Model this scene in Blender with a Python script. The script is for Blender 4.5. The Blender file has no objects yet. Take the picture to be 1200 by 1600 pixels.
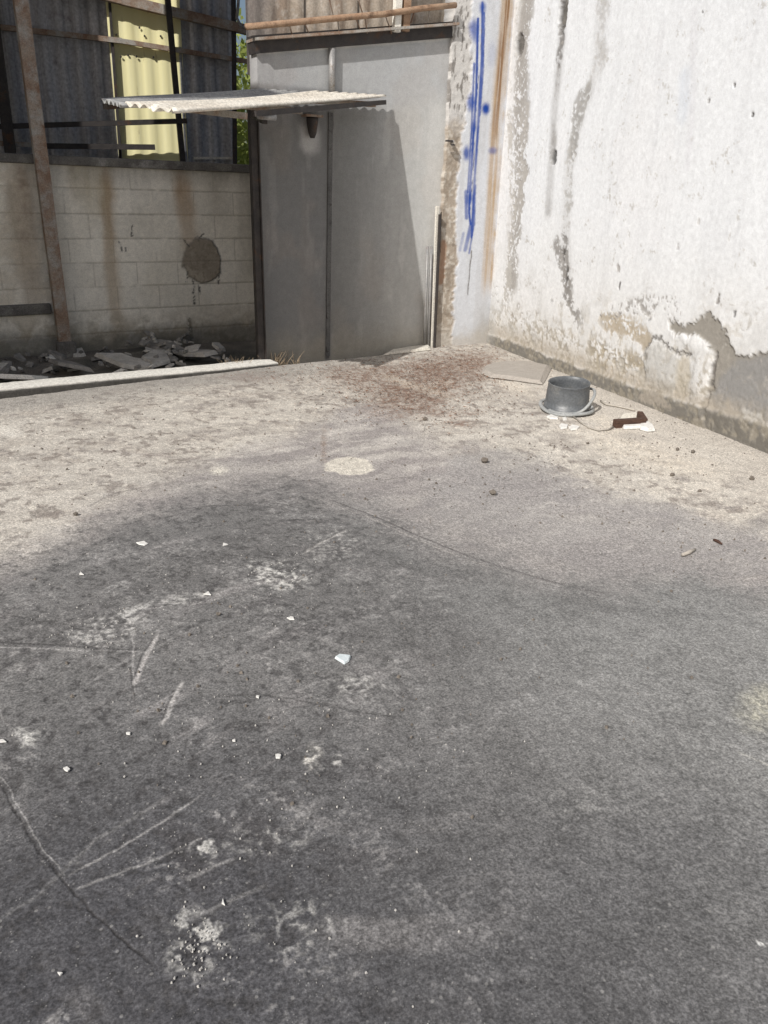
import bpy, math, random
import numpy as np
from math import radians, sin, cos, tan, pi
random.seed(7)
sc = bpy.context.scene
COL = sc.collection

# ------------------------------------------------------------------ camera
F = 1245.0; CAMH = 1.5
_a, _p, _r = radians(20.5), radians(22.0), radians(2.0)
FW = np.array([sin(_a)*cos(_p), cos(_a)*cos(_p), -sin(_p)])
_r0 = np.array([cos(_a), -sin(_a), 0.0]); _u0 = np.cross(_r0, FW)
RT = _r0*cos(_r) + _u0*sin(_r); UP = _u0*cos(_r) - _r0*sin(_r)
EYE = np.array([0.0, 0.0, CAMH])
from mathutils import Matrix, Vector
cd = bpy.data.cameras.new("camera"); cam = bpy.data.objects.new("camera", cd); COL.objects.link(cam)
cd.sensor_fit = 'AUTO'; cd.sensor_width = 36.0; cd.lens = F/1600*36.0
cd.clip_start = 0.05; cd.clip_end = 1000
cam.matrix_world = Matrix(((RT[0], UP[0], -FW[0], 0), (RT[1], UP[1], -FW[1], 0), (RT[2], UP[2], -FW[2], CAMH), (0, 0, 0, 1)))
sc.camera = cam

# ------------------------------------------------------------------ sky, sun, exposure
SUN_AZ = radians(12 + 26.57)          # direction the light travels, from +X towards +Y
SUN_EL = radians(39)
world = bpy.data.worlds.new("World"); sc.world = world; world.use_nodes = True
wn = world.node_tree; wn.nodes.clear()
wo = wn.nodes.new('ShaderNodeOutputWorld'); wb = wn.nodes.new('ShaderNodeBackground'); sk = wn.nodes.new('ShaderNodeTexSky')
sk.sky_type = 'NISHITA'; sk.sun_disc = False; sk.sun_elevation = SUN_EL
sk.sun_rotation = math.atan2(-cos(SUN_AZ), -sin(SUN_AZ)) % (2*pi)
sk.air_density = 1.0; sk.dust_density = 3.0; sk.ozone_density = 0.4
wb.inputs[1].default_value = 0.075
wn.links.new(sk.outputs[0], wb.inputs[0]); wn.links.new(wb.outputs[0], wo.inputs[0])
sl = bpy.data.lights.new("sun", 'SUN'); sl.energy = 4.7; sl.angle = radians(0.55); sl.color = (1.0, 0.97, 0.93)
so = bpy.data.objects.new("sun", sl); COL.objects.link(so)
SD = Vector((cos(SUN_AZ)*cos(SUN_EL), sin(SUN_AZ)*cos(SUN_EL), -sin(SUN_EL)))
so.rotation_euler = SD.to_track_quat('-Z', 'Y').to_euler(); so.location = (-6, -4, 9)
sc.view_settings.view_transform = 'Standard'; sc.view_settings.look = 'None'
sc.view_settings.exposure = 0.0; sc.view_settings.gamma = 1.0

# ------------------------------------------------------------------ geometry of the site
TH = radians(12.0)                     # the back walls run 12 degrees off the X axis
EV = np.array([cos(TH), sin(TH), 0.0]); NV = np.array([-sin(TH), cos(TH), 0.0])
G0 = np.array([0.0, 6.985, 0.0])       # a point of the grey wall's plane
XR = 4.041                             # plane of the white wall
SUNK = -0.10                           # the strip behind the kerb

def ray(u, v): return FW + RT*((u-600)/F) - UP*((v-800)/F)
def ground_at(u, v, z=0.0):
    d = ray(u, v); return EYE + d*((z-CAMH)/d[2])
def on_plane(u, v, p0, n):
    d = ray(u, v); return EYE + d*(np.dot(p0-EYE, n)/np.dot(d, n))
def back_at(u, v, off=0.0): return on_plane(u, v, G0 - NV*off, NV)      # off = metres in front of the grey wall
def white_at(u, v): return on_plane(u, v, np.array([XR, 0, 0]), np.array([1.0, 0, 0]))
def wf(x, off, z): return G0 + EV*x - NV*off + np.array([0, 0, z])
def to_wf(p): d = np.asarray(p) - G0; return np.array([d@EV, -(d@NV), p[2]])
OFF_BLOCK = -float(to_wf(ground_at(105, 556, SUNK))[1])*-1 - 0.16       # block wall stands behind the post's foot

# ------------------------------------------------------------------ numpy noise and masks
def _hash(ix, iy, seed):
    h = (ix.astype(np.int64)*374761393 + iy.astype(np.int64)*668265263 + seed*974634777) & 0xffffffff
    h = ((h ^ (h >> 13))*1274126177) & 0xffffffff
    h = (h ^ (h >> 16)) & 0xffffffff
    return h/4294967295.0
def vnoise(x, y, seed=0):
    xf = np.floor(x); yf = np.floor(y); fx = x-xf; fy = y-yf
    fx = fx*fx*(3-2*fx); fy = fy*fy*(3-2*fy)
    a = _hash(xf, yf, seed); b = _hash(xf+1, yf, seed); c = _hash(xf, yf+1, seed); d = _hash(xf+1, yf+1, seed)
    return (a*(1-fx)+b*fx)*(1-fy) + (c*(1-fx)+d*fx)*fy
def fbm(x, y, s, octv=4, seed=0, sy=None):
    sy = s if sy is None else sy
    t = 0; amp = 1; tot = 0
    for k in range(octv):
        t = t + amp*vnoise(x*s*2**k + 17.3*k, y*sy*2**k - 9.1*k, seed+k*31); tot += amp; amp *= 0.55
    return t/tot
def sstep(a, b, x):
    t = np.clip((x-a)/(b-a), 0, 1); return t*t*(3-2*t)
def seg_dist(x, y, pts):
    best = np.full(x.shape, 1e9); par = np.zeros(x.shape); n = len(pts)-1
    for i in range(n):
        ax, ay = pts[i]; bx, by = pts[i+1]; dx, dy = bx-ax, by-ay
        t = np.clip(((x-ax)*dx+(y-ay)*dy)/(dx*dx+dy*dy+1e-12), 0, 1)
        d = np.hypot(x-ax-t*dx, y-ay-t*dy); m = d < best
        best = np.where(m, d, best); par = np.where(m, (i+t)/n, par)
    return best, par
def poly_sd(x, y, pts):               # signed distance, negative inside
    pts = list(pts); d, _ = seg_dist(x, y, pts+[pts[0]])
    ins = np.zeros(x.shape, bool); n = len(pts)
    for i in range(n):
        ax, ay = pts[i]; bx, by = pts[(i+1) % n]
        if ay == by: continue
        c = ((ay > y) != (by > y)) & (x < (bx-ax)*(y-ay)/(by-ay)+ax)
        ins ^= c
    return np.where(ins, -d, d)
def mixc(c, col, m): return c*(1-m[..., None]) + np.asarray(col)*m[..., None]

# ------------------------------------------------------------------ mesh helpers
def tag(o, label=None, cat=None, group=None, kind=None):
    if label: o['label'] = label
    if cat: o['category'] = cat
    if group: o['group'] = group
    if kind: o['kind'] = kind
    return o
def thing(name, loc, label, cat, group=None):
    o = bpy.data.objects.new(name, None); o.empty_display_size = 0.1; COL.objects.link(o)
    o.location = tuple(float(c) for c in loc)
    return tag(o, label, cat, group)
def link_mesh(name, V, faces, mat, parent=None, smooth=False, color=None, origin=None):
    V = np.asarray(V, float)
    if parent is not None: org = np.array(parent['_w'] if '_w' in parent else parent.location)
    elif origin is not None: org = np.asarray(origin, float)
    else: org = np.array([V[:, 0].mean(), V[:, 1].mean(), V[:, 2].min()])
    me = bpy.data.meshes.new(name)
    me.from_pydata((V-org).tolist() if not isinstance(faces, np.ndarray) else [], [], faces if not isinstance(faces, np.ndarray) else [])
    if isinstance(faces, np.ndarray):
        me.vertices.add(len(V)); me.vertices.foreach_set('co', (V-org).astype(np.float32).ravel())
        nf = len(faces); k = faces.shape[1]
        me.loops.add(nf*k); me.loops.foreach_set('vertex_index', faces.astype(np.int32).ravel())
        me.polygons.add(nf); me.polygons.foreach_set('loop_start', np.arange(0, nf*k, k, dtype=np.int32))
        me.polygons.foreach_set('loop_total', np.full(nf, k, dtype=np.int32))
        me.update(calc_edges=True)
    me.validate()
    if color is not None:
        at = me.color_attributes.new('tone', 'FLOAT_COLOR', 'POINT')
        c4 = np.ones((len(V), 4), np.float32); c4[:, :3] = np.clip(color, 0, 1); at.data.foreach_set('color', c4.ravel())
    me.polygons.foreach_set('use_smooth', np.full(len(me.polygons), bool(smooth)))
    me.update()
    o = bpy.data.objects.new(name, me); COL.objects.link(o); me.materials.append(mat)
    if parent is None: o.location = tuple(org)
    else: o.parent = parent
    return o
def grid_faces(n, m):
    i = np.arange(n*m).reshape(n, m)
    return np.stack([i[:-1, :-1], i[:-1, 1:], i[1:, 1:], i[1:, :-1]], -1).reshape(-1, 4)
class MB:
    def __init__(s): s.v = []; s.f = []
    def add(s, vs, fs):
        b = len(s.v); s.v += [tuple(map(float, p)) for p in vs]; s.f += [tuple(i+b for i in f) for f in fs]; return s
    def hexa(s, p):                    # eight corners: bottom ring then top ring
        return s.add(p, [(3, 2, 1, 0), (4, 5, 6, 7), (0, 1, 5, 4), (1, 2, 6, 5), (2, 3, 7, 6), (3, 0, 4, 7)])
    def bar(s, a, b, w, h, up=(0, 0, 1), taper=1.0):
        a = np.asarray(a, float); b = np.asarray(b, float); d = b-a; d = d/np.linalg.norm(d)
        u = np.asarray(up, float)
        if abs(d@u) > 0.95: u = EV
        sd = np.cross(d, u); sd /= np.linalg.norm(sd); u = np.cross(sd, d)
        q = [(-.5, -.5), (.5, -.5), (.5, .5), (-.5, .5)]
        return s.hexa([a+sd*w*i+u*h*j for i, j in q] + [b+sd*w*i*taper+u*h*j*taper for i, j in q])
    def tube(s, pts, r, n=10, cap=True):
        pts = [np.asarray(p, float) for p in pts]; k = len(pts); base = len(s.v)
        rr = r if isinstance(r, (list, tuple, np.ndarray)) else [r]*k
        u = None
        for i, p in enumerate(pts):
            d = pts[min(i+1, k-1)] - pts[max(i-1, 0)]; d = d/np.linalg.norm(d)
            if u is None:
                u = np.cross(d, (0, 0, 1)) if abs(d[2]) < .9 else np.cross(d, (1, 0, 0))
            u = u - d*(u@d); u /= np.linalg.norm(u); w = np.cross(d, u)
            for j in range(n):
                t = 2*pi*j/n; s.v.append(tuple(p + rr[i]*(u*cos(t)+w*sin(t))))
        for i in range(k-1):
            for j in range(n):
                a = base+i*n+j; b = base+i*n+(j+1) % n; s.f.append((a, b, b+n, a+n))
        if cap:
            s.f.append(tuple(base+j for j in range(n))[::-1]); s.f.append(tuple(base+(k-1)*n+j for j in range(n)))
        return s
    def slab(s, ring, h, jit=0.0, rng=random):       # an outline with thickness, upper ring slightly inset
        ring = [np.asarray(p, float) for p in ring]; n = len(ring); c = sum(ring)/n
        lo = ring; hi = [c + (p-c)*(0.93-rng.random()*jit) + np.array([0, 0, h*(1-rng.random()*jit)]) for p in ring]
        return s.add(lo+hi, [tuple(range(n))[::-1], tuple(range(n, 2*n))] + [(i, (i+1) % n, n+(i+1) % n, n+i) for i in range(n)])
    def build(s, name, mat, parent=None, smooth=False, bevel=0.0, origin=None):
        o = link_mesh(name, np.array(s.v), s.f, mat, parent, smooth, None, origin)
        if bevel:
            m = o.modifiers.new('soft_edges', 'BEVEL'); m.width = bevel; m.segments = 2; m.limit_method = 'ANGLE'
        return o
def stone(mb, c, r, flat=0.7, rng=random):
    c = np.asarray(c, float); n = 7; base = len(mb.v); rings = [(-.9, .55), (-.2, 1.0), (.45, .85), (.9, .4)]
    a0 = rng.random()*6
    for zz, k in rings:
        for j in range(n):
            q = r*k*(.75+.5*rng.random()); t = a0+2*pi*j/n
            mb.v.append((c[0]+q*cos(t), c[1]+q*sin(t)*.8, c[2]+r*flat*(zz+.9)*(.85+.3*rng.random())))
    for i in range(3):
        for j in range(n):
            a = base+i*n+j; b = base+i*n+(j+1) % n; mb.f.append((a, b, b+n, a+n))
    mb.f.append(tuple(base+j for j in range(n))[::-1]); mb.f.append(tuple(base+3*n+j for j in range(n)))

# ------------------------------------------------------------------ materials
class NT:
    def __init__(s, name):
        s.m = bpy.data.materials.new(name); s.m.use_nodes = True; s.t = s.m.node_tree
        s.b = s.t.nodes['Principled BSDF']; s.tc = s.t.nodes.new('ShaderNodeTexCoord')
    def n(s, kind, **kw):
        nd = s.t.nodes.new(kind)
        for k, v in kw.items(): setattr(nd, k, v)
        return nd
    def l(s, a, b): s.t.links.new(a, b)
    def noise(s, scale, detail=4, rough=.6, stretch=None, dist=0.0):
        nd = s.n('ShaderNodeTexNoise'); nd.inputs['Scale'].default_value = scale; nd.inputs['Detail'].default_value = detail
        nd.inputs['Roughness'].default_value = rough; nd.inputs['Distortion'].default_value = dist
        if stretch:
            mp = s.n('ShaderNodeMapping'); mp.inputs['Scale'].default_value = stretch
            s.l(s.tc.outputs['Object'], mp.inputs[0]); s.l(mp.outputs[0], nd.inputs['Vector'])
        else: s.l(s.tc.outputs['Object'], nd.inputs['Vector'])
        return nd.outputs['Fac']
    def ramp(s, fac, stops):
        r = s.n('ShaderNodeValToRGB'); e = r.color_ramp.elements
        while len(e) < len(stops): e.new(0.5)
        for k, (p, c) in enumerate(stops):
            e[k].position = p; e[k].color = (c, c, c, 1) if not isinstance(c, (tuple, list)) else (*c, 1)
        s.l(fac, r.inputs[0]); return r.outputs[0]
    def mix(s, a, b, fac=1.0, mode='MIX'):
        nd = s.n('ShaderNodeMix', data_type='RGBA', blend_type=mode)
        for v, i in ((fac, 0), (a, 6), (b, 7)):
            if isinstance(v, (int, float)): nd.inputs[i].default_value = v
            elif isinstance(v, (tuple, list)): nd.inputs[i].default_value = (*v, 1)
            else: s.l(v, nd.inputs[i])
        return nd.outputs[2]
    def bump(s, h, strength=.4, dist=.004, prev=None):
        nd = s.n('ShaderNodeBump'); nd.inputs['Strength'].default_value = strength; nd.inputs['Distance'].default_value = dist
        s.l(h, nd.inputs['Height'])
        if prev is not None: s.l(prev, nd.inputs['Normal'])
        return nd.outputs[0]
    def done(s, col, rough=.85, normal=None, metal=0.0, spec=.3):
        if isinstance(col, (tuple, list)): s.b.inputs['Base Color'].default_value = (*col, 1)
        else: s.l(col, s.b.inputs['Base Color'])
        if isinstance(rough, (int, float)): s.b.inputs['Roughness'].default_value = rough
        else: s.l(rough, s.b.inputs['Roughness'])
        s.b.inputs['Metallic'].default_value = metal; s.b.inputs['Specular IOR Level'].default_value = spec
        if normal is not None: s.l(normal, s.b.inputs['Normal'])
        return s.m
def mat_tone(name, grain=((120, .75, 1.25),), bump=((160, .4, .004),), rough=.9, spec=.2):
    t = NT(name); at = t.n('ShaderNodeAttribute', attribute_name='tone'); c = at.outputs['Color']
    for g in grain:
        c = t.mix(c, t.ramp(t.noise(g[0], 4, .65, g[3] if len(g) > 3 else None), [(.3, g[1]), (.7, g[2])]), 1.0, 'MULTIPLY')
    nrm = None
    for b in bump: nrm = t.bump(t.noise(b[0], 5, .7), b[1], b[2], nrm)
    return t.done(c, rough, nrm, 0, spec)
def mat_plain(name, c1, c2, scale=8, rough=.8, metal=0.0, bump=.3, bdist=.003, spots=None, stretch=None, spec=.3):
    t = NT(name)
    c = t.mix(c1, c2, t.ramp(t.noise(scale, 6, .65, stretch, .4), [(.36, 0.0), (.64, 1.0)]))
    if spots:
        sc_, lo, hi, col = spots
        c = t.mix(c, col, t.ramp(t.noise(sc_, 6, .7), [(lo, 0.0), (hi, 1.0)]))
    c = t.mix(c, t.ramp(t.noise(scale*14, 4, .6), [(.3, .72), (.7, 1.28)]), 1.0, 'MULTIPLY')
    return t.done(c, rough, t.bump(t.noise(scale*9, 5, .7), bump, bdist), metal, spec)

M = {}
M['rust_steel'] = mat_plain('rusted_steel', (.20, .12, .08), (.30, .24, .19), 7, .8, .0, .5, .002, (4, .46, .60, (.33, .31, .28)))
M['dark_steel'] = mat_plain('dark_steel', (.035, .032, .032), (.06, .052, .048), 10, .65, .2, .4, .002, (7, .56, .68, (.09, .05, .03)))
M['grey_steel'] = mat_plain('grey_steel', (.22, .22, .22), (.32, .31, .30), 10, .55, .3, .3, .002, (8, .55, .7, (.15, .09, .05)))
M['pipe_rust'] = mat_plain('rusty_pipe', (.26, .16, .10), (.36, .25, .17), 12, .85, 0, .5, .002, (9, .5, .65, (.14, .09, .06)))
M['concrete'] = mat_plain('pale_concrete', (.55, .52, .46), (.66, .63, .56), 6, .95, 0, .5, .004, (4, .55, .75, (.36, .33, .28)))
M['dark_concrete'] = mat_plain('dark_concrete', (.10, .095, .088), (.17, .16, .145), 7, .95, 0, .6, .005, (5, .55, .7, (.28, .27, .25)))
M['rubble'] = mat_plain('rubble_grey', (.36, .345, .31), (.52, .50, .46), 9, .95, 0, .6, .004)
M['rubble_pale'] = mat_plain('rubble_pale', (.62, .60, .54), (.74, .71, .65), 9, .95, 0, .5, .003)
M['rubble_dark'] = mat_plain('rubble_dark', (.16, .155, .145), (.30, .285, .26), 9, .95, 0, .6, .004)
M['chip'] = mat_plain('white_chip', (.56, .55, .52), (.70, .69, .66), 30, .8, 0, .3, .001)
M['crumb'] = mat_plain('dusty_crumb', (.36, .35, .33), (.54, .52, .49), 60, .95)
M['shard'] = mat_plain('pale_blue_shard', (.50, .56, .58), (.62, .67, .68), 30, .5, 0, .3, .001)
M['pebble'] = mat_plain('dark_pebble', (.11, .095, .08), (.20, .175, .15), 40, .9, 0, .4, .001)
M['slab'] = mat_plain('grey_slab', (.29, .265, .235), (.36, .33, .295), 10, .95, 0, .3, .002, None, (1, 5, 5))
M['wood'] = mat_plain('dark_wood', (.045, .025, .018), (.09, .05, .035), 12, .8, 0, .5, .003, None, (1, 8, 8))
M['twig'] = mat_plain('dry_twig', (.34, .31, .27), (.45, .42, .37), 30, .9)
M['cord'] = mat_plain('old_cord', (.30, .28, .25), (.38, .35, .31), 30, .9)

# ------------------------------------------------------------------ the ground
ga = lambda *q: [tuple(ground_at(u, v)[:2]) for u, v in q]
EA = ground_at(0, 623)[:2]; EB = ground_at(430, 572)[:2]; EC = ground_at(676, 547)[:2]
def edge_y(x):
    x = np.asarray(x, float)
    a = EA[1] + (x-EA[0])*(EB[1]-EA[1])/(EB[0]-EA[0]); b = EB[1] + (x-EB[0])*(EC[1]-EB[1])/(EC[0]-EB[0])
    return np.where(x < EB[0], a, b) + .35*sstep(3.22, 3.36, x)

def ground_fields(x, y):
    """base colour and height of the worn yard at world x, y (metres)"""
    wx = x + .22*(fbm(x, y, 2.2, 4, 3)-.5) + .10*(fbm(x, y, 9, 3, 5)-.5)
    wy = y + .30*(fbm(x, y, 2.2, 4, 4)-.5) + .12*(fbm(x, y, 9, 3, 6)-.5)
    n1 = fbm(x, y, 1.3, 5, 11); n2 = fbm(x, y, 6, 4, 12); n3 = fbm(x, y, 26, 3, 13); n4 = fbm(x, y, 70, 2, 14)
    c = np.empty(x.shape+(3,)); c[:] = (.425, .395, .352)
    c = mixc(c, (.36, .325, .285), sstep(.42, .72, n2)*.75)
    c = mixc(c, (.50, .462, .405), sstep(.55, .75, n1)*.6)
    c = mixc(c, (.27, .245, .225), sstep(.56, .7, n3*.6+n2*.4)*.75)
    c = mixc(c, (.21, .19, .175), sstep(.60, .68, n3*.5+n4*.5)*sstep(.4, .62, n2)*.75); c = mixc(c, (.60, .56, .49), sstep(.60, .70, fbm(x, y, 34, 3, 19))*.55)
    xe = x*.966+y*.259; ye = -x*.259+y*.966; sk1 = fbm(xe+.25*(n1-.5), ye+.12*(n2-.5)+.05*(n3-.5), 4.5, 5, 23, 12)
    c = mixc(c, (.25, .228, .21), sstep(.55, .68, sk1)*sstep(.35, .6, n1+.3*(n2-.5))*.42); c = mixc(c, (.51, .48, .43), sstep(.45, .33, sk1)*.55)
    c = mixc(c, (.20, .175, .155), sstep(.62, .70, fbm(x, y, 16, 3, 24))*.7)
    # grey grime strip along the kerb
    d = edge_y(x)-y
    c = mixc(c, (.25, .235, .215), sstep(.75, .1, d + .5*(n2-.5))*sstep(2.8, 1.4, x)*.7)
    wall_s = sstep(1.15, .35, XR-x+.5*(n2-.5)+.3*(n1-.5))*sstep(7.3, 6.2, y); c = mixc(c, (.475, .44, .39), wall_s*.75); c = mixc(c, (.36, .33, .29), wall_s*sstep(.56, .64, n3*.5+n4*.5)*.5)
    # worn, purple grey tyre-rubbed zone
    rg = .16*(n2-.5)+.16*(n3-.5)+.10*(n4-.5)
    mid = rg + poly_sd(wx, wy, ga((-700, 960), (0, 845), (130, 790), (250, 742), (370, 700), (480, 655), (560, 628), (640, 640), (700, 690), (760, 722), (880, 735), (960, 772), (1050, 780), (1110, 808), (1200, 836), (1500, 930), (1900, 1250), (1900, 2600), (-700, 2600)))
    m = sstep(.10, -.30, mid); c = mixc(c, (.335, .314, .298), m*(.8+.5*(n2-.5)))
    c = mixc(c, (.44, .41, .375), m*sstep(.52, .75, n2)*.55); c = mixc(c, (.25, .228, .222), m*sstep(.5, .3, n1)*.6); c = mixc(c, (.22, .20, .195), m*sstep(.55, .67, sk1)*.6); c = mixc(c, (.48, .45, .415), m*sstep(.43, .32, sk1)*.6); c = mixc(c, (.19, .175, .165), m*sstep(.60, .68, n3*.5+n4*.5)*sstep(.42, .6, n2)*.6)
    m2 = sstep(.06, -.08, rg*.7 + poly_sd(wx, wy, ga((700, 712), (790, 700), (860, 716), (880, 742), (960, 772), (1050, 784), (1110, 810), (1200, 838), (1250, 900), (900, 900), (640, 800))))
    c = mixc(c, (.27, .258, .25), m2*(.5+.5*(n2-.3)))
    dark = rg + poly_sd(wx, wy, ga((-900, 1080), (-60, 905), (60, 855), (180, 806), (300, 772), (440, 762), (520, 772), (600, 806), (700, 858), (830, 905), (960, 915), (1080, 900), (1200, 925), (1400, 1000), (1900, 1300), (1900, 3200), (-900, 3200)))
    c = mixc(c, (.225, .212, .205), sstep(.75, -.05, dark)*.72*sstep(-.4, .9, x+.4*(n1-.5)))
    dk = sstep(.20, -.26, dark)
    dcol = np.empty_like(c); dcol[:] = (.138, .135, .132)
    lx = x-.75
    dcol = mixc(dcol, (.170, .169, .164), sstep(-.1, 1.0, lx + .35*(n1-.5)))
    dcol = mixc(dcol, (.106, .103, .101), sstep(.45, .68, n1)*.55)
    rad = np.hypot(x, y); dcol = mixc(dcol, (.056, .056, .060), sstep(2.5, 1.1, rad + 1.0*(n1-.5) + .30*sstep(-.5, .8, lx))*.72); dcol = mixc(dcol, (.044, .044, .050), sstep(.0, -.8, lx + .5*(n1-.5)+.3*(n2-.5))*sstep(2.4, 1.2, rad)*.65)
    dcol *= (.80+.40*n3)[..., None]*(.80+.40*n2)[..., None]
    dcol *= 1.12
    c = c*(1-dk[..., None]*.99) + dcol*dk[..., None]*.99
    # pale wear lines swept round in arcs by turning wheels
    hub = ground_at(560, 1120)[:2]
    rr = np.hypot((x-hub[0])*1.0, (y-hub[1])*.82); an = np.arctan2(y-hub[1], x-hub[0])
    sw = fbm(rr*1.0, an*.55, 15, 4, 41, 3.0)
    left = sstep(1.4, .3, x-.35*(y-2))
    c = mixc(c, (.225, .215, .21), dk*left*sstep(.56, .76, sw)*sstep(.35, .65, n1)*.8)
    c = mixc(c, (.065, .061, .062), dk*left*sstep(.44, .28, sw)*sstep(.35, .6, n2)*.5)
    st = fbm(x*cos(.62)+y*sin(.62), -x*sin(.62)+y*cos(.62), 2.2, 4, 51, 34)
    c = mixc(c, (.24, .23, .225), dk*left*sstep(.62, .78, st)*sstep(.4, .7, n2)*.7)
    c = mixc(c, (.29, .28, .27), dk*left*sstep(.59, .68, n4*.6+n3*.4)*sstep(.46, .66, n2+.3*(n1-.5))*.42); c = mixc(c, (.06, .057, .057), dk*left*sstep(.42, .34, n4*.5+n3*.5)*.5)
    # chalky, salt-and-pepper patches, and the painted glow at the right
    def powder_or_glow(u, v, ru, rv, amt=1.0, col=(.50, .49, .46), ang=0.0, solid=0.0):
        nonlocal c
        p = ground_at(u, v)[:2]; ca, sa = cos(ang), sin(ang)
        A = ground_at(u+ru*ca, v-ru*sa)[:2]-p; B = ground_at(u+rv*sa, v+rv*ca)[:2]-p
        det = A[0]*B[1]-A[1]*B[0]; dx, dy = x-p[0]+.03*(n3-.5), y-p[1]+.03*(n4-.5)
        q = np.hypot((dx*B[1]-dy*B[0])/det, (dy*A[0]-dx*A[1])/det)
        sp = np.clip(sstep(.48, .66, n4*.55+n3*.45)+solid, 0, 1)
        c = mixc(c, col, np.clip(sstep(1.15, .25, q + 1.0*(n2-.5))*sp*amt, 0, 1))
    for a in ((310, 1480, 48, 60, .55), (335, 1455, 26, 34, .5), (290, 1440, 30, 40, .4), (170, 980, 75, 32, .8, (.40, .39, .37), .25), (215, 955, 60, 14, .8, (.42, .41, .39), .3),
              (430, 900, 60, 28, .9), (395, 890, 18, 16, .9), (490, 1182, 14, 26, .9, (.5, .48, .44), 0, .2), (527, 1190, 10, 20, .7), (320, 1318, 36, 22, .7),
              (320, 1345, 14, 10, .6), (560, 1070, 60, 22, .45), (520, 850, 60, 30, .4), (290, 935, 60, 12, .75, (.4, .39, .37), .18), (40, 1150, 30, 20, .7),
              (470, 1450, 80, 60, .35), (420, 1310, 90, 30, .3), (900, 1250, 60, 30, .12)): powder_or_glow(*a)
    c0 = c.copy()
    # pale oval patch and its dark tail, rust and leaf stain, soot patches
    pp = ground_at(547, 728)[:2]; pA = ground_at(585, 728)[:2]-pp; pr = np.hypot(pA[0], pA[1]); dq = np.hypot(x-pp[0]+.06*(n2-.5)+.05*(n3-.5), (y-pp[1])*.85+.06*(n3-.5)+.03*(n4-.5)); c = mixc(c, (.56, .525, .455), sstep(pr*1.06, pr*.92, dq)*.9); c = mixc(c, (.42, .39, .34), sstep(pr, pr*.9, dq)*sstep(.55, .62, n3)*.6)
    powder_or_glow(506, 695, 7, 38, .8, (.20, .15, .12), 0, .4); powder_or_glow(690, 598, 22, 9, .8, (.62, .56, .48), 0, .7)
    for a in ((660, 590, 120, 48), (700, 575, 90, 28), (620, 628, 70, 30), (560, 585, 70, 24), (720, 662, 40, 8), (740, 560, 60, 18), (650, 610, 60, 26)): powder_or_glow(*a, .8, (.165, .105, .078), 0, .35)
    powder_or_glow(730, 700, 40, 15, .7, (.20, .18, .18), 0, .5); powder_or_glow(1190, 815, 26, 16, .8, (.20, .19, .185), 0, .6)
    powder_or_glow(700, 645, 60, 8, .8, (.2, .14, .11), 0, .3); powder_or_glow(400, 590, 70, 10, .8, (.22, .18, .16), 0, .3)
    powder_or_glow(340, 735, 16, 9, .8, (.58, .55, .48), 0, .6); powder_or_glow(10, 675, 26, 14, .8, (.64, .61, .55), 0, .6)
    powder_or_glow(1192, 1105, 50, 52, .55, (.42, .40, .31), 0, .55); powder_or_glow(1190, 1474, 14, 2, 1.0, (.75, .75, .72), 0, 1)  # yellowish glow at the right painted into the ground as a patch
    for a in ((640, 600, 80, 8), (800, 605, 50, 14), (1000, 705, 170, 30), (960, 665, 60, 14)): powder_or_glow(*a, .5, (.60, .54, .45), -.3, .5)
    # scratches, gouges and cracks: colour and relief
    h = .012*(n1-.5) + .005*(n3-.5) + .006*(n2-.5) + .002*(n4-.5)
    def stroke(q, w, col, amt=1.0, dep=0.0, wob=.016, brk=0.7):
        nonlocal c, h
        w = w*(.5+.6*n2); dep *= .5
        xx = x+wob*(n2-.5)+wob*.5*(n3-.5); yy = y+wob*(n3-.5)+wob*(fbm(x, y, 11, 3, 77)-.5)
        d, t = seg_dist(xx, yy, ga(*q)); m = sstep(w, w*.25, d)*sstep(0, .12, t)*sstep(1.0, .88, t)*np.clip(1-brk+brk*3*(n3*.35+n4*.35+n2*.3-.22), 0, 1)
        if col is not None: c = mixc(c, col, np.clip(m*amt, 0, 1))
        h = h + dep*m
    DKC = (.04, .038, .038); PL = (.34, .33, .32)
    stroke([(-30, 1180), (20, 1260), (60, 1330), (100, 1375), (150, 1430), (205, 1480), (260, 1530)], .006, DKC, .95, -.004)
    stroke([(-30, 1165), (24, 1250), (64, 1325), (106, 1372)], .0035, PL, .7, .001)
    stroke([(95, 1372), (180, 1330), (250, 1285), (325, 1236)], .006, PL, .65)
    stroke([(110, 1388), (180, 1365), (240, 1343), (330, 1305)], .007, PL, .5)
    stroke([(-20, 1003), (60, 1006), (130, 1010), (215, 1017)], .010, DKC, .7, -.003)
    stroke([(-20, 1011), (60, 1013), (130, 1016), (250, 1019)], .006, PL, .75)
    stroke([(207, 985), (208, 1040), (211, 1110)], .006, PL, .75); stroke([(204, 1040), (208, 1075), (214, 1108)], .005, DKC, .8)
    stroke([(250, 985), (232, 1018), (220, 1045), (209, 1072)], .014, (.42, .40, .385), .85); stroke([(246, 990), (224, 1018), (208, 1066)], .006, DKC, .7)
    stroke([(288, 1060), (272, 1090), (262, 1118), (250, 1135)], .013, (.40, .385, .37), .8); stroke([(277, 1075), (262, 1100), (252, 1128)], .006, DKC, .6)
    stroke([(330, 1085), (420, 1088), (500, 1100), (560, 1112), (640, 1125)], .008, DKC, .6); stroke([(440, 1110), (500, 1098), (540, 1104)], .006, DKC, .5)
    stroke([(470, 765), (570, 800), (660, 840), (740, 872), (830, 900), (900, 918), (960, 930)], .008, (.06, .055, .055), .85, -.004)
    stroke([(470, 770), (570, 806), (660, 847), (740, 879), (830, 906)], .008, (.33, .31, .29), .6)
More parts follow.
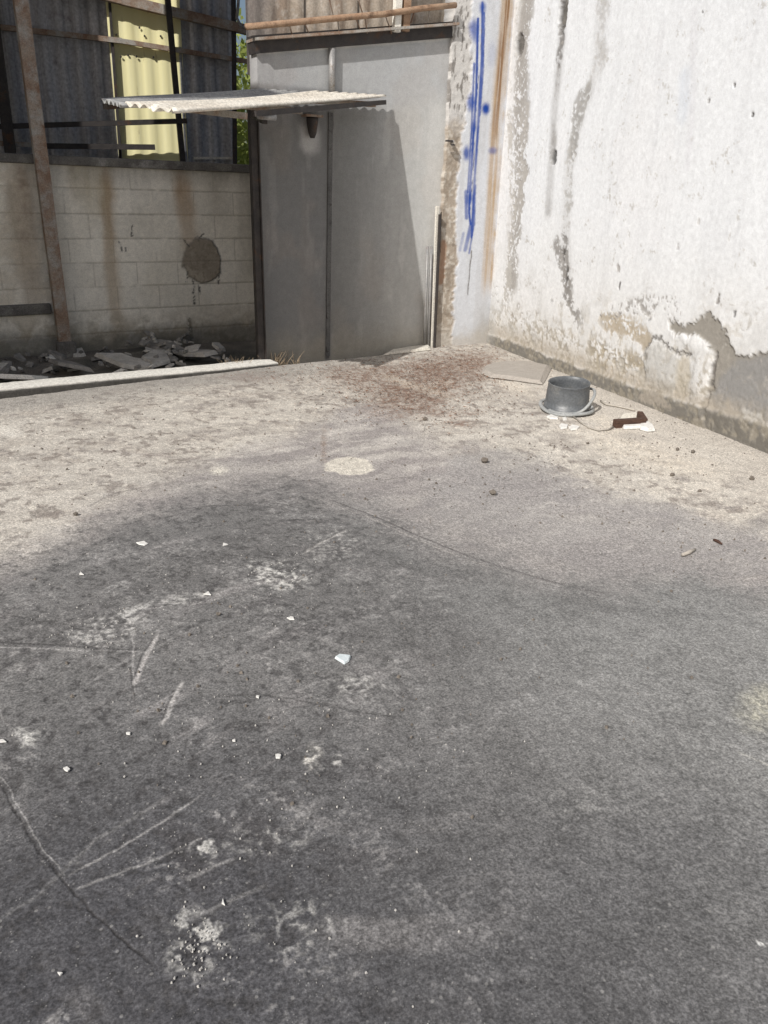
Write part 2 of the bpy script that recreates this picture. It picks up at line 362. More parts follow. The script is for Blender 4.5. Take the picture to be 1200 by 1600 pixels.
    stroke([(250, 800), (330, 790), (400, 790), (470, 800)], .012, (.07, .066, .066), .7); stroke([(405, 787), (440, 788), (480, 797), (540, 800)], .008, DKC, .6)
    stroke([(545, 827), (500, 850), (470, 868)], .014, (.40, .385, .365), .8); stroke([(545, 822), (505, 845), (480, 862)], .007, DKC, .6)
    stroke([(380, 895), (460, 908), (520, 880), (560, 868)], .014, (.075, .07, .07), .6); stroke([(160, 930), (230, 890), (300, 845)], .01, PL, .35); stroke([(120, 940), (200, 905), (260, 868)], .008, PL, .35)
    stroke([(-10, 1100), (20, 1140), (45, 1170)], .008, PL, .6); stroke([(0, 1110), (26, 1150)], .005, DKC, .6)
    stroke([(270, 1240), (150, 1310), (60, 1395), (-10, 1440)], .012, (.2, .195, .19), .4)
    stroke([(130, 795), (180, 770), (230, 760)], .012, (.18, .165, .155), .7); stroke([(590, 752), (620, 747), (650, 745)], .012, (.13, .12, .11), .7); stroke([(560, 770), (620, 772)], .01, (.15, .14, .13), .5)
    stroke([(1150, 1172), (1180, 1185), (1215, 1200)], .005, (.36, .35, .32), .8); stroke([(120, 700), (330, 720), (480, 690)], .02, (.24, .21, .2), .4)
    stroke([(0, 710), (90, 728), (130, 725)], .014, (.3, .27, .25), .5); stroke([(905, 640), (950, 655), (1010, 665)], .01, (.3, .27, .24), .4)
    for i in range(26):                 # loose parallel tyre scuffs
        u = 60+random.random()*430; v = 830+random.random()*700; L = 40+random.random()*130; sl_ = -.35-.5*random.random()
        stroke([(u, v), (u+L*.5, v+L*.5*sl_), (u+L, v+L*sl_*.9)], .004+.008*random.random(), random.choice([PL, (.22, .21, .205), DKC]), .2+.3*random.random())
    # coarse aggregate
    c = c*(.80+.40*n4)[..., None]
    return c, h

def build_ground():
    fi = np.radians(np.concatenate([np.linspace(-85, -12, 300)[:-1], np.linspace(-12, 54, 690), np.linspace(54, 85, 110)[1:]]))
    # azimuth measured clockwise from +Y
    out = np.radians(np.concatenate([np.linspace(85, 275, 130)[1:-1]]))
    az = np.concatenate([fi, out]); az = np.append(az, az[0]+2*pi)
    rows = np.concatenate([np.linspace(.03, .35, 6)[:-1], np.linspace(.35, 1, 740)])
    rmax = np.full(az.shape, 14.0); s, c = np.sin(az), np.cos(az)
    rr = np.linspace(.5, 14, 5400)
    for k in range(len(az)):
        X = rr*s[k]; Y = rr*c[k]; bad = (X > XR+.06) | (Y > edge_y(X))
        if bad.any(): rmax[k] = rr[np.argmax(bad)]
    r0 = .9
    T = np.concatenate([np.linspace(0, 1, 6)[:-1]*1.0, np.linspace(0, 1, 740)])
    R = np.empty((len(T), len(az)))
    for k in range(len(az)):
        R[:5, k] = np.linspace(0.02, r0, 6)[:-1]; R[5:, k] = r0*(rmax[k]/r0)**np.linspace(0, 1, 740)
    X = R*s; Y = R*c
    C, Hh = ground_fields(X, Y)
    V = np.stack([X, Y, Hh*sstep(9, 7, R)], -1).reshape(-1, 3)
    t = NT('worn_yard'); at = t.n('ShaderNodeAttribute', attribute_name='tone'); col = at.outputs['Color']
    col = t.mix(col, t.ramp(t.noise(150, 5, .75), [(.36, .66), (.5, 1.0), (.64, 1.38)]), 1.0, 'MULTIPLY')
    col = t.mix(col, t.ramp(t.noise(75, 3, .6), [(.36, .80), (.64, 1.22)]), 1.0, 'MULTIPLY')
    vo = t.n('ShaderNodeTexVoronoi'); vo.inputs['Scale'].default_value = 120; t.l(t.tc.outputs['Object'], vo.inputs['Vector'])
    spk = t.mix(t.ramp(vo.outputs['Distance'], [(.10, 1.0), (.26, 0.0)]), t.ramp(t.noise(30, 3, .6), [(.52, 0.0), (.66, 1.0)]), 1.0, 'MULTIPLY')
    col = t.mix(col, t.mix(col, (.5, .49, .47), .42), spk)
    v2 = t.n('ShaderNodeTexVoronoi'); v2.inputs['Scale'].default_value = 42; t.l(t.tc.outputs['Object'], v2.inputs['Vector'])
    st = t.mix(t.ramp(v2.outputs['Distance'], [(.12, 1.0), (.20, 0.0)]), t.ramp(v2.outputs['Color'], [(.62, 0.0), (.66, 1.0)]), 1.0, 'MULTIPLY')
    col = t.mix(col, t.mix(col, (.42, .41, .39), .30), st)
    pt = t.mix(t.ramp(v2.outputs['Distance'], [(.08, 1.0), (.16, 0.0)]), t.ramp(v2.outputs['Color'], [(.34, 1.0), (.38, 0.0)]), 1.0, 'MULTIPLY')
    col = t.mix(col, t.mix(col, (.03, .028, .026), .55), pt)
    nr = t.bump(t.noise(85, 4, .7), .45, .005); nr = t.bump(t.noise(30, 4, .6), .3, .008, nr)
    m = t.done(col, .88, nr, 0, .25)
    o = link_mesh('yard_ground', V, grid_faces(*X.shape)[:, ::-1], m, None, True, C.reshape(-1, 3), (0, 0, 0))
    o['kind'] = 'structure'
build_ground()

# lower ground behind the kerb, running out to the horizon
def build_terrain():
    xs = np.concatenate([[-300, -60, -15], np.linspace(-5, 6, 90), [15, 60, 300]])
    ys = np.concatenate([[-300, -60, -15], np.linspace(-3, 6, 8), np.linspace(6.2, 12, 70), [20, 60, 300]])
    X, Y = np.meshgrid(xs, ys); n = fbm(X, Y, 3, 4, 91); n2 = fbm(X, Y, 12, 3, 92)
    Z = SUNK + .05*(n-.5)
    Z = np.where((Y < edge_y(X)+.1) | (X > XR), SUNK-.06, Z)
    C = np.empty(X.shape+(3,)); C[:] = (.17, .155, .135); C = mixc(C, (.10, .10, .085), sstep(.4, .65, n)); C = mixc(C, (.27, .25, .21), sstep(.55, .7, n2)*.6)
    link_mesh('lower_ground', np.stack([X, Y, Z], -1).reshape(-1, 3), grid_faces(*X.shape), mat_tone('lower_soil', ((60, .6, 1.4),), ((50, .7, .012),)), None, True, C.reshape(-1, 3), (0, 0, 0))['kind'] = 'structure'
build_terrain()

# ------------------------------------------------------------------ kerb
def build_kerb():
    A = ground_at(-420, 673); n = 60; P = []; 
    A = np.array([-2.6, float(edge_y(-2.6)), 0]); B = np.array([EB[0]+.03, float(edge_y(EB[0]+.03)), 0])
    d = (B-A)/np.linalg.norm(B-A); nn = np.array([-d[1], d[0], 0]); L = np.linalg.norm(B-A); N = 180; rows = []; C = []
    for i in range(N+1):
        s = L*i/N; t = i/N; p = A+d*s; top = .062-.034*sstep(.45, .95, np.array(t))
        jit = .012*(float(vnoise(np.array(s*6), np.array(.5), 5))-.5) + .008*(float(vnoise(np.array(s*25), np.array(.5), 6))-.5)
        endc = .06*sstep(.965, 1.0, np.array(t))
        dark = .7+.6*float(vnoise(np.array(s*8), np.array(.3), 8))
        lip = top+jit*.2; rows.append([p+nn*(-.004)-np.array([0, 0, .03]), p+nn*(jit*.4)+np.array([0, 0, top*.5]), p+nn*(.002+jit)+np.array([0, 0, lip-.014]), p+nn*(.008+jit)+np.array([0, 0, lip]),
                     p+nn*(.12)+np.array([0, 0, lip+.004]), p+nn*(.20-endc+jit)+np.array([0, 0, lip+.006]), p+nn*(.21-endc+jit)+np.array([0, 0, -.2])])
        C.append([(.07*dark, .066*dark, .06*dark), (.07*dark, .066*dark, .06*dark), (.10*dark, .095*dark, .088*dark), (.64, .62, .57), (.62, .60, .55), (.58, .56, .51), (.2, .19, .17)])  # front face coloured darker than the top
    V = np.array(rows).reshape(-1, 3); fs = grid_faces(N+1, 7)[:, ::-1].tolist()
    k = 7*N; fs.append([k+j for j in range(7)]); fs.append([j for j in range(7)][::-1])
    o = link_mesh('concrete_kerb', V, fs, mat_tone('kerb_concrete', ((40, .75, 1.2), (160, .8, 1.2)), ((60, .5, .004),)), None, False, np.array(C).reshape(-1, 3))
    tag(o, 'long pale concrete kerb with a dark front face along the back edge of the yard', 'kerb')
build_kerb()
# broken pale strip at the foot of the grey wall
mb = MB()
q = [(596, 556), (640, 551), (674, 547), (672, 541), (636, 545), (606, 550)]
mb.slab([ground_at(u, v, .004) for u, v in q], .028, .2)
tag(mb.build('threshold_strip', M['concrete'], bevel=.004), 'broken pale cement strip on the ground edge at the foot of the grey wall', 'cement strip')

# ------------------------------------------------------------------ white wall on the right
def build_white_wall():
    ys = np.concatenate([np.linspace(-6, 3.2, 60)[:-1], np.linspace(3.2, 8.05, 520)])
    zs = np.concatenate([np.linspace(-.12, 3.35, 385), [3.6, 4.0, 4.6]])
    Y, Z = np.meshgrid(ys, zs)
    wa = lambda *q: [tuple(white_at(u, v)[1:]) for u, v in q]
    n1 = fbm(Y, Z, 1.6, 5, 101); n2 = fbm(Y, Z, 7, 4, 102); n3 = fbm(Y, Z, 28, 3, 103); n4 = fbm(Y, Z, 60, 2, 104)
    vs = fbm(Y, Z, 9, 4, 105, .8); vs2 = fbm(Y, Z, 26, 3, 106, 1.6)
    c = np.empty(Y.shape+(3,)); c[:] = (.655, .675, .70)
    c = mixc(c, (.55, .565, .59), sstep(.45, .72, vs)*.28); c = mixc(c, (.45, .46, .49), sstep(.6, .8, vs2)*sstep(.4, .7, n1)*.3)
    c = mixc(c, (.66, .67, .69), sstep(.55, .75, n1)*.5)
    low = sstep(1.5, .2, Z+.5*(n1-.5)); c = mixc(c, (.57, .56, .54), low*.6)
    h = .006*(n1-.5)+.0015*(n3-.5)
    GREY = (.29, .275, .255); DK = (.10, .095, .09)
    def peel(m, col, dep=.005):
        nonlocal c, h
        c = mixc(c, col, np.clip(m, 0, 1)); h = h - dep*np.clip(m, 0, 1)
    def band(q, w, thr, col, amt=1.0, dep=.004, soft=.05):
        wob = .10
        d, t = seg_dist(Y+wob*(n2-.5), Z+wob*(n3-.5), wa(*q)); f = sstep(w, w*.3, d)
        thr = thr+.035; f = f*sstep(thr, thr+soft, n3*.42+n2*.26+n4*.32+.16*(f-.6)+.22*(fbm(Y, Z, 2.6, 3, 140)-.5)); peel(f*amt, col, dep)
    def spot(u, v, r, col, dep=.01, k=1.0):
        p = white_at(u, v)[1:]; d = np.hypot(Y-p[0]+.02*(n3-.5)*2, (Z-p[1])/k+.02*(n4-.5)*2); peel(sstep(r, r*.5, d), col, dep)
    def streak(q, w, col, amt):
        nonlocal c
        d, t = seg_dist(Y+.03*(n2-.5), Z, wa(*q)); c = mixc(c, col, sstep(w, w*.1, d)*amt*(.5+n2)*(.5+vs2))
    # scaling bands running down near the corner
    streak([(815, -60), (805, 150), (800, 330), (792, 440)], .30, (.58, .575, .57), .55)
    band([(830, -60), (817, 60), (812, 180), (815, 260), (806, 350), (798, 440)], .22, .44, GREY, .9)
    band([(822, 170), (818, 260), (812, 320)], .13, .36, (.36, .345, .325), .95)
    streak([(880, -40), (878, 60), (868, 160), (862, 260), (856, 330)], .10, (.38, .38, .385), .8)
    band([(882, -40), (876, 60), (868, 170), (862, 250)], .07, .49, (.30, .295, .29), .7)
    streak([(940, -40), (936, 100), (910, 170), (892, 240), (884, 330), (884, 450)], .12, (.42, .42, .42), .45)
    band([(940, -40), (938, 90), (916, 150)], .12, .52, (.42, .415, .41), .6); band([(918, 140), (903, 185), (892, 235)], .11, .45, (.30, .295, .285), .85); band([(893, 230), (886, 340), (882, 390)], .11, .51, (.36, .355, .345), .75); band([(882, 370), (881, 410), (887, 470)], .07, .45, (.20, .195, .19), .9)
    band([(882, -40), (879, 40), (872, 95)], .07, .42, (.17, .165, .16), .75)
    band([(905, 150), (898, 185)], .07, .38, (.33, .325, .32), .9)
    band([(795, 180), (803, 330), (790, 460), (778, 500)], .10, .5, (.4, .385, .36), .8)
    band([(870, 380), (882, 420), (890, 470), (905, 500)], .10, .44, (.22, .21, .2), .9)
    for a in ((812, 70, .09, DK, .03, 1.3), (880, 22, .075, DK, .03, 2.4), (865, 247, .06, (.13, .13, .13), .02, 1.2), (879, 400, .03, DK, .02, 2), (884, 432, .035, DK, .02, 2.4), (1175, 179, .014, DK, .01),
              (1147, 133, .010, DK, .01), (1107, 157, .018, (.3, .3, .3), .006), (1080, 133, .012, (.4, .4, .4), .006), (968, 445, .022, DK, .008, 1.6), (966, 420, .03, (.35, .34, .33), .006, 1.4),
              (1122, 470, .02, (.25, .24, .23), .006, 2), (1147, 490, .016, (.2, .2, .2), .006, 1.5), (1060, 386, .02, (.45, .45, .46), .004), (1098, 17, .012, (.2, .2, .2), .004), (938, 495, .02, DK, .006),
              (1015, 500, .02, (.25, .25, .25), .006), (862, 470, .03, (.4, .4, .4), .005), (1092, 345, .02, (.5, .5, .5), .003)): spot(*a)
    streak([(1084, 20), (1082, 140), (1075, 260)], .06, (.6, .61, .64), .7); streak([(1070, 120), (1068, 180)], .1, (.5, .55, .63), .4)
    sp = sstep(.70, .76, n4*.5+n3*.5)*sstep(.5, .62, n2); peel(sp*.7*sstep(2.3, .3, Z), (.42, .41, .40), .003)
    # flaking towards the foot of the wall
    base = [(740, 533), (850, 575), (960, 618), (1060, 656), (1200, 708), (1420, 790)]
    foot = sstep(.95, .30, Z + .7*(n1-.5) + .22*sstep(6.2, 7.5, Y)); fl = sstep(.52, .60, n3*.45+n2*.55)
    peel(foot*fl*.75, (.50, .475, .43), .003)
    warm = sstep(.62, .1, Z+.5*(n2-.5))*sstep(3.6, 4.6, Y); c = mixc(c, (.47, .435, .38), warm*.55*sstep(.40, .58, n2))
    band([(945, 500), (985, 512), (1010, 528)], .13, .40, (.36, .31, .24), .9); band([(940, 560), (985, 575), (1010, 590)], .20, .47, (.34, .29, .215), .8)
    band([(925, 545), (960, 560), (990, 580)], .12, .47, (.33, .29, .225), .8)
    band([(955, 485), (1040, 470), (1060, 490)], .12, .54, (.3, .29, .28), .9, .006)
    ck = sstep(.022, .004, np.abs(fbm(Y, Z, 4.5, 4, 150)-.5))*sstep(.45, .6, n2)*sstep(1.1, .4, Z+.4*(n1-.5)); peel(ck*.75, (.26, .24, .215), .006)
    gr = sstep(.5, .62, n3*.5+n4*.5)*sstep(.55, .18, Z+.35*(n2-.5))*sstep(3.2, 4.2, Y); peel(gr*.8, (.27, .25, .218), .004)
    c = mixc(c, (.48, .48, .475), sstep(.5, .68, fbm(Y, Z, 5, 4, 151))*sstep(1.3, .5, Z+.3*(n1-.5))*.5)
    # bare cement where the render has fallen off
    ex = Y+.09*(n2-.5)+.05*(n3-.5); ez = Z+.09*(fbm(Y, Z, 7, 4, 113)-.5)+.05*(n4-.5)
    sd = poly_sd(ex, ez, wa((1046, 505), (1070, 508), (1090, 502), (1106, 489), (1122, 506), (1140, 535), (1150, 556), (1175, 556), (1210, 552), (1500, 570), (1500, 900), (1200, 720), (1098, 668), (1096, 632), (1108, 600), (1118, 560), (1105, 535), (1085, 522), (1056, 520)))
    m = sstep(.012, -.006, sd); peel(m, (.255, .24, .215), .014)
    lowg = sstep(.02, -.05, poly_sd(ex, ez, wa((1150, 560), (1210, 552), (1500, 570), (1500, 900), (1200, 720), (1100, 672), (1098, 632), (1118, 600)))); c = mixc(c, (.235, .232, .228), lowg*m*.9)
    c = mixc(c, (.56, .555, .54), m*sstep(.55, .62, n2)*sstep(.5, .2, Z)*.6)
    # loose render: crack round its upper edge, stained face
    d, t = seg_dist(ex, ez, wa((1003, 585), (1006, 550), (1018, 534), (1034, 532), (1060, 548), (1080, 556))); peel(sstep(.018, .006, d)*.85, (.14, .13, .12), .012)
    d, t = seg_dist(ex, ez, wa((1118, 556), (1112, 595), (1100, 640))); peel(sstep(.02, .006, d)*.9, (.13, .12, .11), .012)
    sd2 = poly_sd(ex, ez, wa((1006, 548), (1034, 535), (1062, 552), (1058, 592), (1050, 618), (1015, 602), (1004, 582))); mm = sstep(.02, -.02, sd2); c = mixc(c, (.43, .425, .41), mm*.85); h += .010*sstep(.02, -.08, sd2)
    sd3 = poly_sd(ex, ez, wa((1058, 560), (1078, 556), (1084, 590), (1070, 630), (1052, 618))); c = mixc(c, (.40, .36, .29), sstep(.02, -.03, sd3)*.7)
    sd5 = poly_sd(ex, ez, wa((1050, 520), (1085, 522), (1108, 540), (1116, 560), (1108, 598), (1096, 632), (1075, 625), (1085, 560))); h += .012*sstep(.02, -.06, sd5)
    # damp cement skirting
    sk_ = Z - (.105+.05*sstep(5.5, 3.9, Y)+.05*(n2-.5)+.03*(n3-.5)); sm = sstep(.02, -.015, sk_)
    c = mixc(c, (.145, .135, .118), sm*.95); c = mixc(c, (.235, .22, .19), sm*sstep(.5, .65, n3)*.7); h += .012*sm
    sk2 = sstep(.30, .12, Z+.22*(n2-.5)+.1*(n3-.5)); c = mixc(c, (.36, .32, .265), sk2*(1-sm)*.75)
    sd4 = poly_sd(ex, ez, wa((1004, 618), (1012, 606), (1028, 612), (1052, 640), (1000, 630))); c = mixc(c, (.27, .245, .21), sstep(.015, -.01, sd4))
    # rust run and soot at the inside corner
    cr = sstep(.16, .0, 7.9-Y-.05*(n2-.5))
    c = mixc(c, (.52, .36, .19), cr*sstep(.55, .9, Z)*.5*(.5+vs2)); c = mixc(c, (.33, .32, .30), sstep(.34, .0, 7.9-Y+.3*(n2-.5))*sstep(.62, .1, Z)*.8)
    c = mixc(c, (.34, .325, .30), sstep(.60, .66, n4*.5+n3*.5)*sstep(.55, .7, n2)*.6); c = mixc(c, (.27, .24, .19), sstep(.50, .62, n3*.5+n2*.5)*sstep(.55, .2, Z)*.45)
    c *= (.90+.20*n4)[..., None]
    X = XR - h; V = np.stack([X, Y, Z], -1).reshape(-1, 3)
    root = thing('white_wall', (XR, 4, 0), 'tall white painted wall with peeling render and a damp grey foot along the right', 'wall')
    mt = mat_tone('peeling_white_paint', ((22, .93, 1.05), (140, .88, 1.1)), ((90, .3, .003), (16, .2, .008)), .9, .15)
    link_mesh('painted_face', V, grid_faces(*Y.shape), mt, root, True, c.reshape(-1, 3))
    k = MB(); k.hexa([(XR+.03, -6, -.12), (XR+.25, -6, -.12), (XR+.25, 8.3, -.12), (XR+.03, 8.3, -.12), (XR+.03, -6, 4.6), (XR+.25, -6, 4.6), (XR+.25, 8.3, 4.6), (XR+.03, 8.3, 4.6)])
    k.build('masonry_core', M['dark_concrete'], root)
build_white_wall()

# ------------------------------------------------------------------ white pier with blue paint beside the corner
PIER_OFF = .05
def build_pier():
    xr = to_wf((XR, G0[1]+ (XR)*tan(TH), 0))[0]
    pf = lambda *q: [tuple(to_wf(back_at(u, v, PIER_OFF))[[0, 2]]) for u, v in q]
    xl = pf((697, 250))[0][0]
    xs = np.linspace(xl, xr+.03, 80); zs = np.concatenate([np.linspace(-.1, 3.4, 400), [4.2]])
    X, Z = np.meshgrid(xs, zs)
    edge = .045*(fbm(Z, Z*0, 3, 4, 201)-.5)+.02*(fbm(Z, Z*0, 22, 3, 202)-.5) - .03*sstep(.9, .2, Z)
    s = np.linspace(0, 1, len(xs))[None, :]; X = X+edge*(1-s)
    n1 = fbm(X, Z, 2, 5, 211); n2 = fbm(X, Z, 9, 4, 212); n3 = fbm(X, Z, 34, 3, 213); n4 = fbm(X, Z, 75, 2, 214)
    c = np.empty(X.shape+(3,)); c[:] = (.585, .605, .64); c = mixc(c, (.5, .505, .52), sstep(.45, .7, fbm(X, Z, 14, 3, 215, 1.5))*.5)
    h = .004*(n1-.5)
    # bare tan render down the left edge, cracked paint above it
    lim = np.interp(Z, *zip(*sorted([(p[1], p[0]) for p in pf((738, 10), (735, 150), (722, 215), (712, 330), (716, 400), (709, 470), (708, 525))])))
    sdl = X - lim + .10*(n2-.5) + .05*(n3-.5); bare = sstep(.015, -.02, sdl)
    lowz = sstep(2.25, 2.0, Z+.2*(n2-.5))
    c = mixc(c, (.36, .31, .255), bare*lowz); c = mixc(c, (.52, .48, .42), bare*lowz*sstep(.52, .62, n3)*.8); c = mixc(c, (.22, .18, .14), bare*lowz*sstep(.56, .64, n2)*.6)
    c = mixc(c, (.52, .50, .47), bare*(1-lowz)*.85); c = mixc(c, (.2, .185, .17), bare*(1-lowz)*sstep(.6, .66, fbm(X, Z, 40, 3, 220, 12))*.9)
    rg = pf((694, 380), (690, 440)); d, t = seg_dist(X+.04*(n3-.5), Z, rg); c = mixc(c, (.33, .2, .13), sstep(.05, .02, d)*.8)
    h = h-.010*bare+.004*bare*(n3-.5)*2
    # rust run in the corner
    rc = np.interp(Z, *zip(*sorted([(p[1], p[0]) for p in pf((793, 0), (775, 200), (764, 400), (757, 500))])))
    d = np.abs(X-rc+.03*(n2-.5)); st = fbm(X, Z, 40, 3, 230, 1.2)
    c = mixc(c, (.42, .30, .18), sstep(.105, .03, d+.05*(n2-.5))*sstep(.42, .75, Z)*np.clip(.1+1.3*st+.6*(n1-.5), 0, 1)*.95)
    c = mixc(c, (.22, .12, .06), sstep(.05, .01, d-.01)*sstep(1.6, 2.6, Z)*sstep(.42, .6, st)*.85)
    c = mixc(c, (.36, .345, .32), sstep(.28, .0, np.abs(X-xr)+.15*(n2-.5))*sstep(.55, .05, Z)*.8)
    # blue spray paint: long drips and fuzzy dots
    BL = (.016, .060, .30)
    def drip(q, w, amt=1.0):
        nonlocal c
        d, t = seg_dist(X+.006*(n3-.5), Z, pf(*q)); c = mixc(c, BL, np.clip(sstep(w*1.75, w*.6, d+.006*(n3-.5))*amt*np.clip(.55+1.0*fbm(X, Z, 5, 3, 240), 0, 1), 0, 1))
    def dot(u, v, r, amt, k=1.0):
        nonlocal c
        p = pf((u, v))[0]; d = np.hypot(X-p[0]+.02*(n3-.5), (Z-p[1])/k+.02*(n2-.5)); c = mixc(c, BL, np.clip(sstep(r*1.35, r*.3, d)*amt, 0, 1))
    drip([(754, 5), (753, 90), (747, 200), (741, 290), (737, 370)], .013, .9); drip([(747, 30), (744, 150), (738, 240), (733, 330), (735, 350)], .012, .95)
    drip([(757, 20), (755, 110), (750, 180)], .008, .8); drip([(741, 100), (737, 200), (731, 300)], .010, .8); drip([(743, 290), (741, 350), (733, 395)], .010, .7)
    drip([(728, 300), (729, 340)], .018, .7); drip([(735, 355), (727, 390)], .02, .7); drip([(724, 365), (719, 390)], .014, .4)
    for a in ((741, 44, .06, .75, 1.4), (754, 12, .05, .7), (759, 170, .055, 1.0), (770, 235, .06, .55, .6), (729, 240, .045, .85, 1.6), (736, 160, .05, .8, 1.6), (744, 60, .05, .5), (733, 310, .05, .7, 1.5), (768, 85, .06, .18, 2), (740, 200, .035, .6, 2)): dot(*a)
    d, t = seg_dist(X+.02*(n2-.5), Z, pf((737, 392), (733, 430), (731, 460))); c = mixc(c, (.12, .11, .1), sstep(.010, .003, d)*.9)
    d, t = seg_dist(X+.03*(n2-.5), Z, pf((755, 20), (750, 90), (744, 190), (738, 300))); c = mixc(c, (.10, .10, .16), sstep(.006, .002, d)*sstep(.45, .6, n2)*.9)
    c = mixc(c, (.46, .43, .385), sstep(.22, .04, Z+.15*(n2-.5))*.75)
    off = PIER_OFF + h
    P = G0 + X[..., None]*EV - off[..., None]*NV; P[..., 2] = Z
    back = P[:, :1] + NV*.16                                   # the pier's thickness at its broken left edge
    P = np.concatenate([back, P], 1); c = np.concatenate([np.full(c[:, :1].shape, .3), c], 1)
    o = link_mesh('graffiti_pier', P.reshape(-1, 3), grid_faces(*P.shape[:2]), mat_tone('pier_render', ((24, .92, 1.06), (130, .84, 1.14)), ((80, .4, .003),), .92, .12), None, True, c.reshape(-1, 3))
    tag(o, 'narrow white pier with blue spray paint drips and a crumbling tan edge in the corner', 'pier')
build_pier()

# ------------------------------------------------------------------ grey rendered wall
def build_grey_wall():
    fwd = lambda *q: [tuple(to_wf(back_at(u, v))[[0, 2]]) for u, v in q]
    xl = fwd((407, 350))[0][0]; xr = fwd((688, 300))[0][0]+.35
    tl = fwd((396, 77))[0]; tr = fwd((705, 56))[0]
    xs = np.linspace(xl, xr, 260); t = np.linspace(0, 1, 330)
    X = np.repeat(xs[None], len(t), 0); top = tl[1]+(X-tl[0])*(tr[1]-tl[1])/(tr[0]-tl[0]); Z = SUNK-.1 + (top-SUNK+.1)*t[:, None]
    n1 = fbm(X, Z, 1.8, 5, 301); n2 = fbm(X, Z, 8, 4, 302); n3 = fbm(X, Z, 30, 3, 303); vs = fbm(X, Z, 7, 4, 304, 1.0)
    c = np.empty(X.shape+(3,)); c[:] = (.35, .35, .34); c = mixc(c, (.29, .29, .283), sstep(.4, .7, n1)*.6); c = mixc(c, (.43, .425, .41), sstep(.5, .72, vs)*.3)
    c = mixc(c, (.33, .33, .325), sstep(.5, .66, n2)*sstep(.4, .7, n1)*.4); gx = sstep(fwd((500, 350))[0][0], fwd((700, 300))[0][0], X+.25*(n1-.5)); c *= (.58+.84*gx)[..., None]; c = mixc(c, (.39, .40, .41), sstep(.62, .42, top-Z+.15*(n1-.5))*.7); lp = sstep(.01, -.01, X-np.interp(Z, *zip(*sorted([(p[1], p[0]) for p in fwd((520, 80), (516, 250), (513, 400), (512, 555))]))))*sstep(2.30, 2.26, Z); c = mixc(c, (.19, .19, .19), lp*.8); c = mixc(c, (.56, .55, .53), sstep(.60, .72, fbm(X, Z, 9, 4, 330, 2))*.3*(.3+gx))  # canopy shade deepened in the colour: darker leftward and below the canopy, paler above
    up = top-Z
    c = mixc(c, (.66, .65, .62), sstep(.05, .015, up+.02*(n2-.5))*.9)                      # pale line under the beam
    c = mixc(c, (.30, .30, .31), sstep(.35, .0, np.abs(X-fwd((425, 100))[0][0]))*sstep(.7, .2, up)*sstep(.4, .6, vs)*.7)  # roof shade at the upper left painted into the wall colour
    c = mixc(c, (.40, .32, .25), sstep(.5, .7, fbm(X, Z, 3, 3, 310))*.1)
    c = mixc(c, (.36, .33, .27), sstep(.35, .0, Z+.2*(n2-.5))*.5)
    sx = np.interp(Z, *zip(*sorted([(p[1], p[0]) for p in fwd((520, 80), (516, 250), (513, 400), (512, 555))])))
    c = mixc(c, (.25, .245, .24), sstep(.05, .02, np.abs(X-sx+.02*(n2-.5)))*.6); c = mixc(c, (.08, .075, .075), sstep(.028, .010, np.abs(X-sx+.03*(n3-.5)))*sstep(.47, .60, fbm(X*0, Z, 5, 3, 320))*.9)
    pk = fwd((484, 215))[0]; c = mixc(c, (.62, .61, .6), sstep(.14, .05, np.hypot(X-pk[0], (Z-pk[1])*.7)+.08*(n2-.5))*.5)
    h = .004*(n1-.5)+.001*(n3-.5) - .005*sstep(.02, .006, np.abs(X-sx+.02*(n2-.5)))
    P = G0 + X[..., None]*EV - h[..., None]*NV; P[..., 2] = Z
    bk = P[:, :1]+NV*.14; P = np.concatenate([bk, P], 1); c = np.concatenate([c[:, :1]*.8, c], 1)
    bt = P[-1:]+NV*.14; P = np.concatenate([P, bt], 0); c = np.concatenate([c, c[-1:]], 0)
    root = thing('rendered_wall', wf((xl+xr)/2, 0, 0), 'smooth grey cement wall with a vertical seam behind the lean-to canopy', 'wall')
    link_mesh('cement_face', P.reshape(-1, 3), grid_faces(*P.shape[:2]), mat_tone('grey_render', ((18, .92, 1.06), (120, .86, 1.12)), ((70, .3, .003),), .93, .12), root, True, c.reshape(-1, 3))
    m = MB(); m.tube([back_at(519, 76, .03), back_at(518.5, 148, .03)], .028, 14); m.build('drain_pipe', M['grey_steel'], root, True)
    m = MB(); m.bar(back_at(516.5, 176, .006), back_at(512, 556, .006), .042, .016, NV); m.build('cover_strip', mat_plain('strip_paint', (.085, .084, .083), (.13, .128, .125), 6, .8, 0, .3, .002, (9, .56, .64, (.05, .045, .045)), (1, 1, .6)), root)
    return root
build_grey_wall()
# small dark fitting on the grey wall under the canopy
p = back_at(484, 184, .0); m = MB(); k = thing('wall_light_fitting', back_at(484, 205, 0), 'small dark tapered fitting fixed to the grey wall just below the canopy', 'light fitting')
m.tube([p-NV*.05+np.array([0, 0, -.16]), p-NV*.05+np.array([0, 0, -.12]), p-NV*.05+np.array([0, 0, -.02]), p-NV*.05], [.02, .036, .052, .05], 14); m.build('shade', M['dark_steel'], k, True)
m = MB(); m.hexa([p+EV*a-NV*b+np.array([0, 0, z]) for z in (0.002, .02) for a, b in ((-.08, -.0), (.08, -.0), (.08, .10), (-.08, .10))]); m.build('bracket', M['rust_steel'], k)
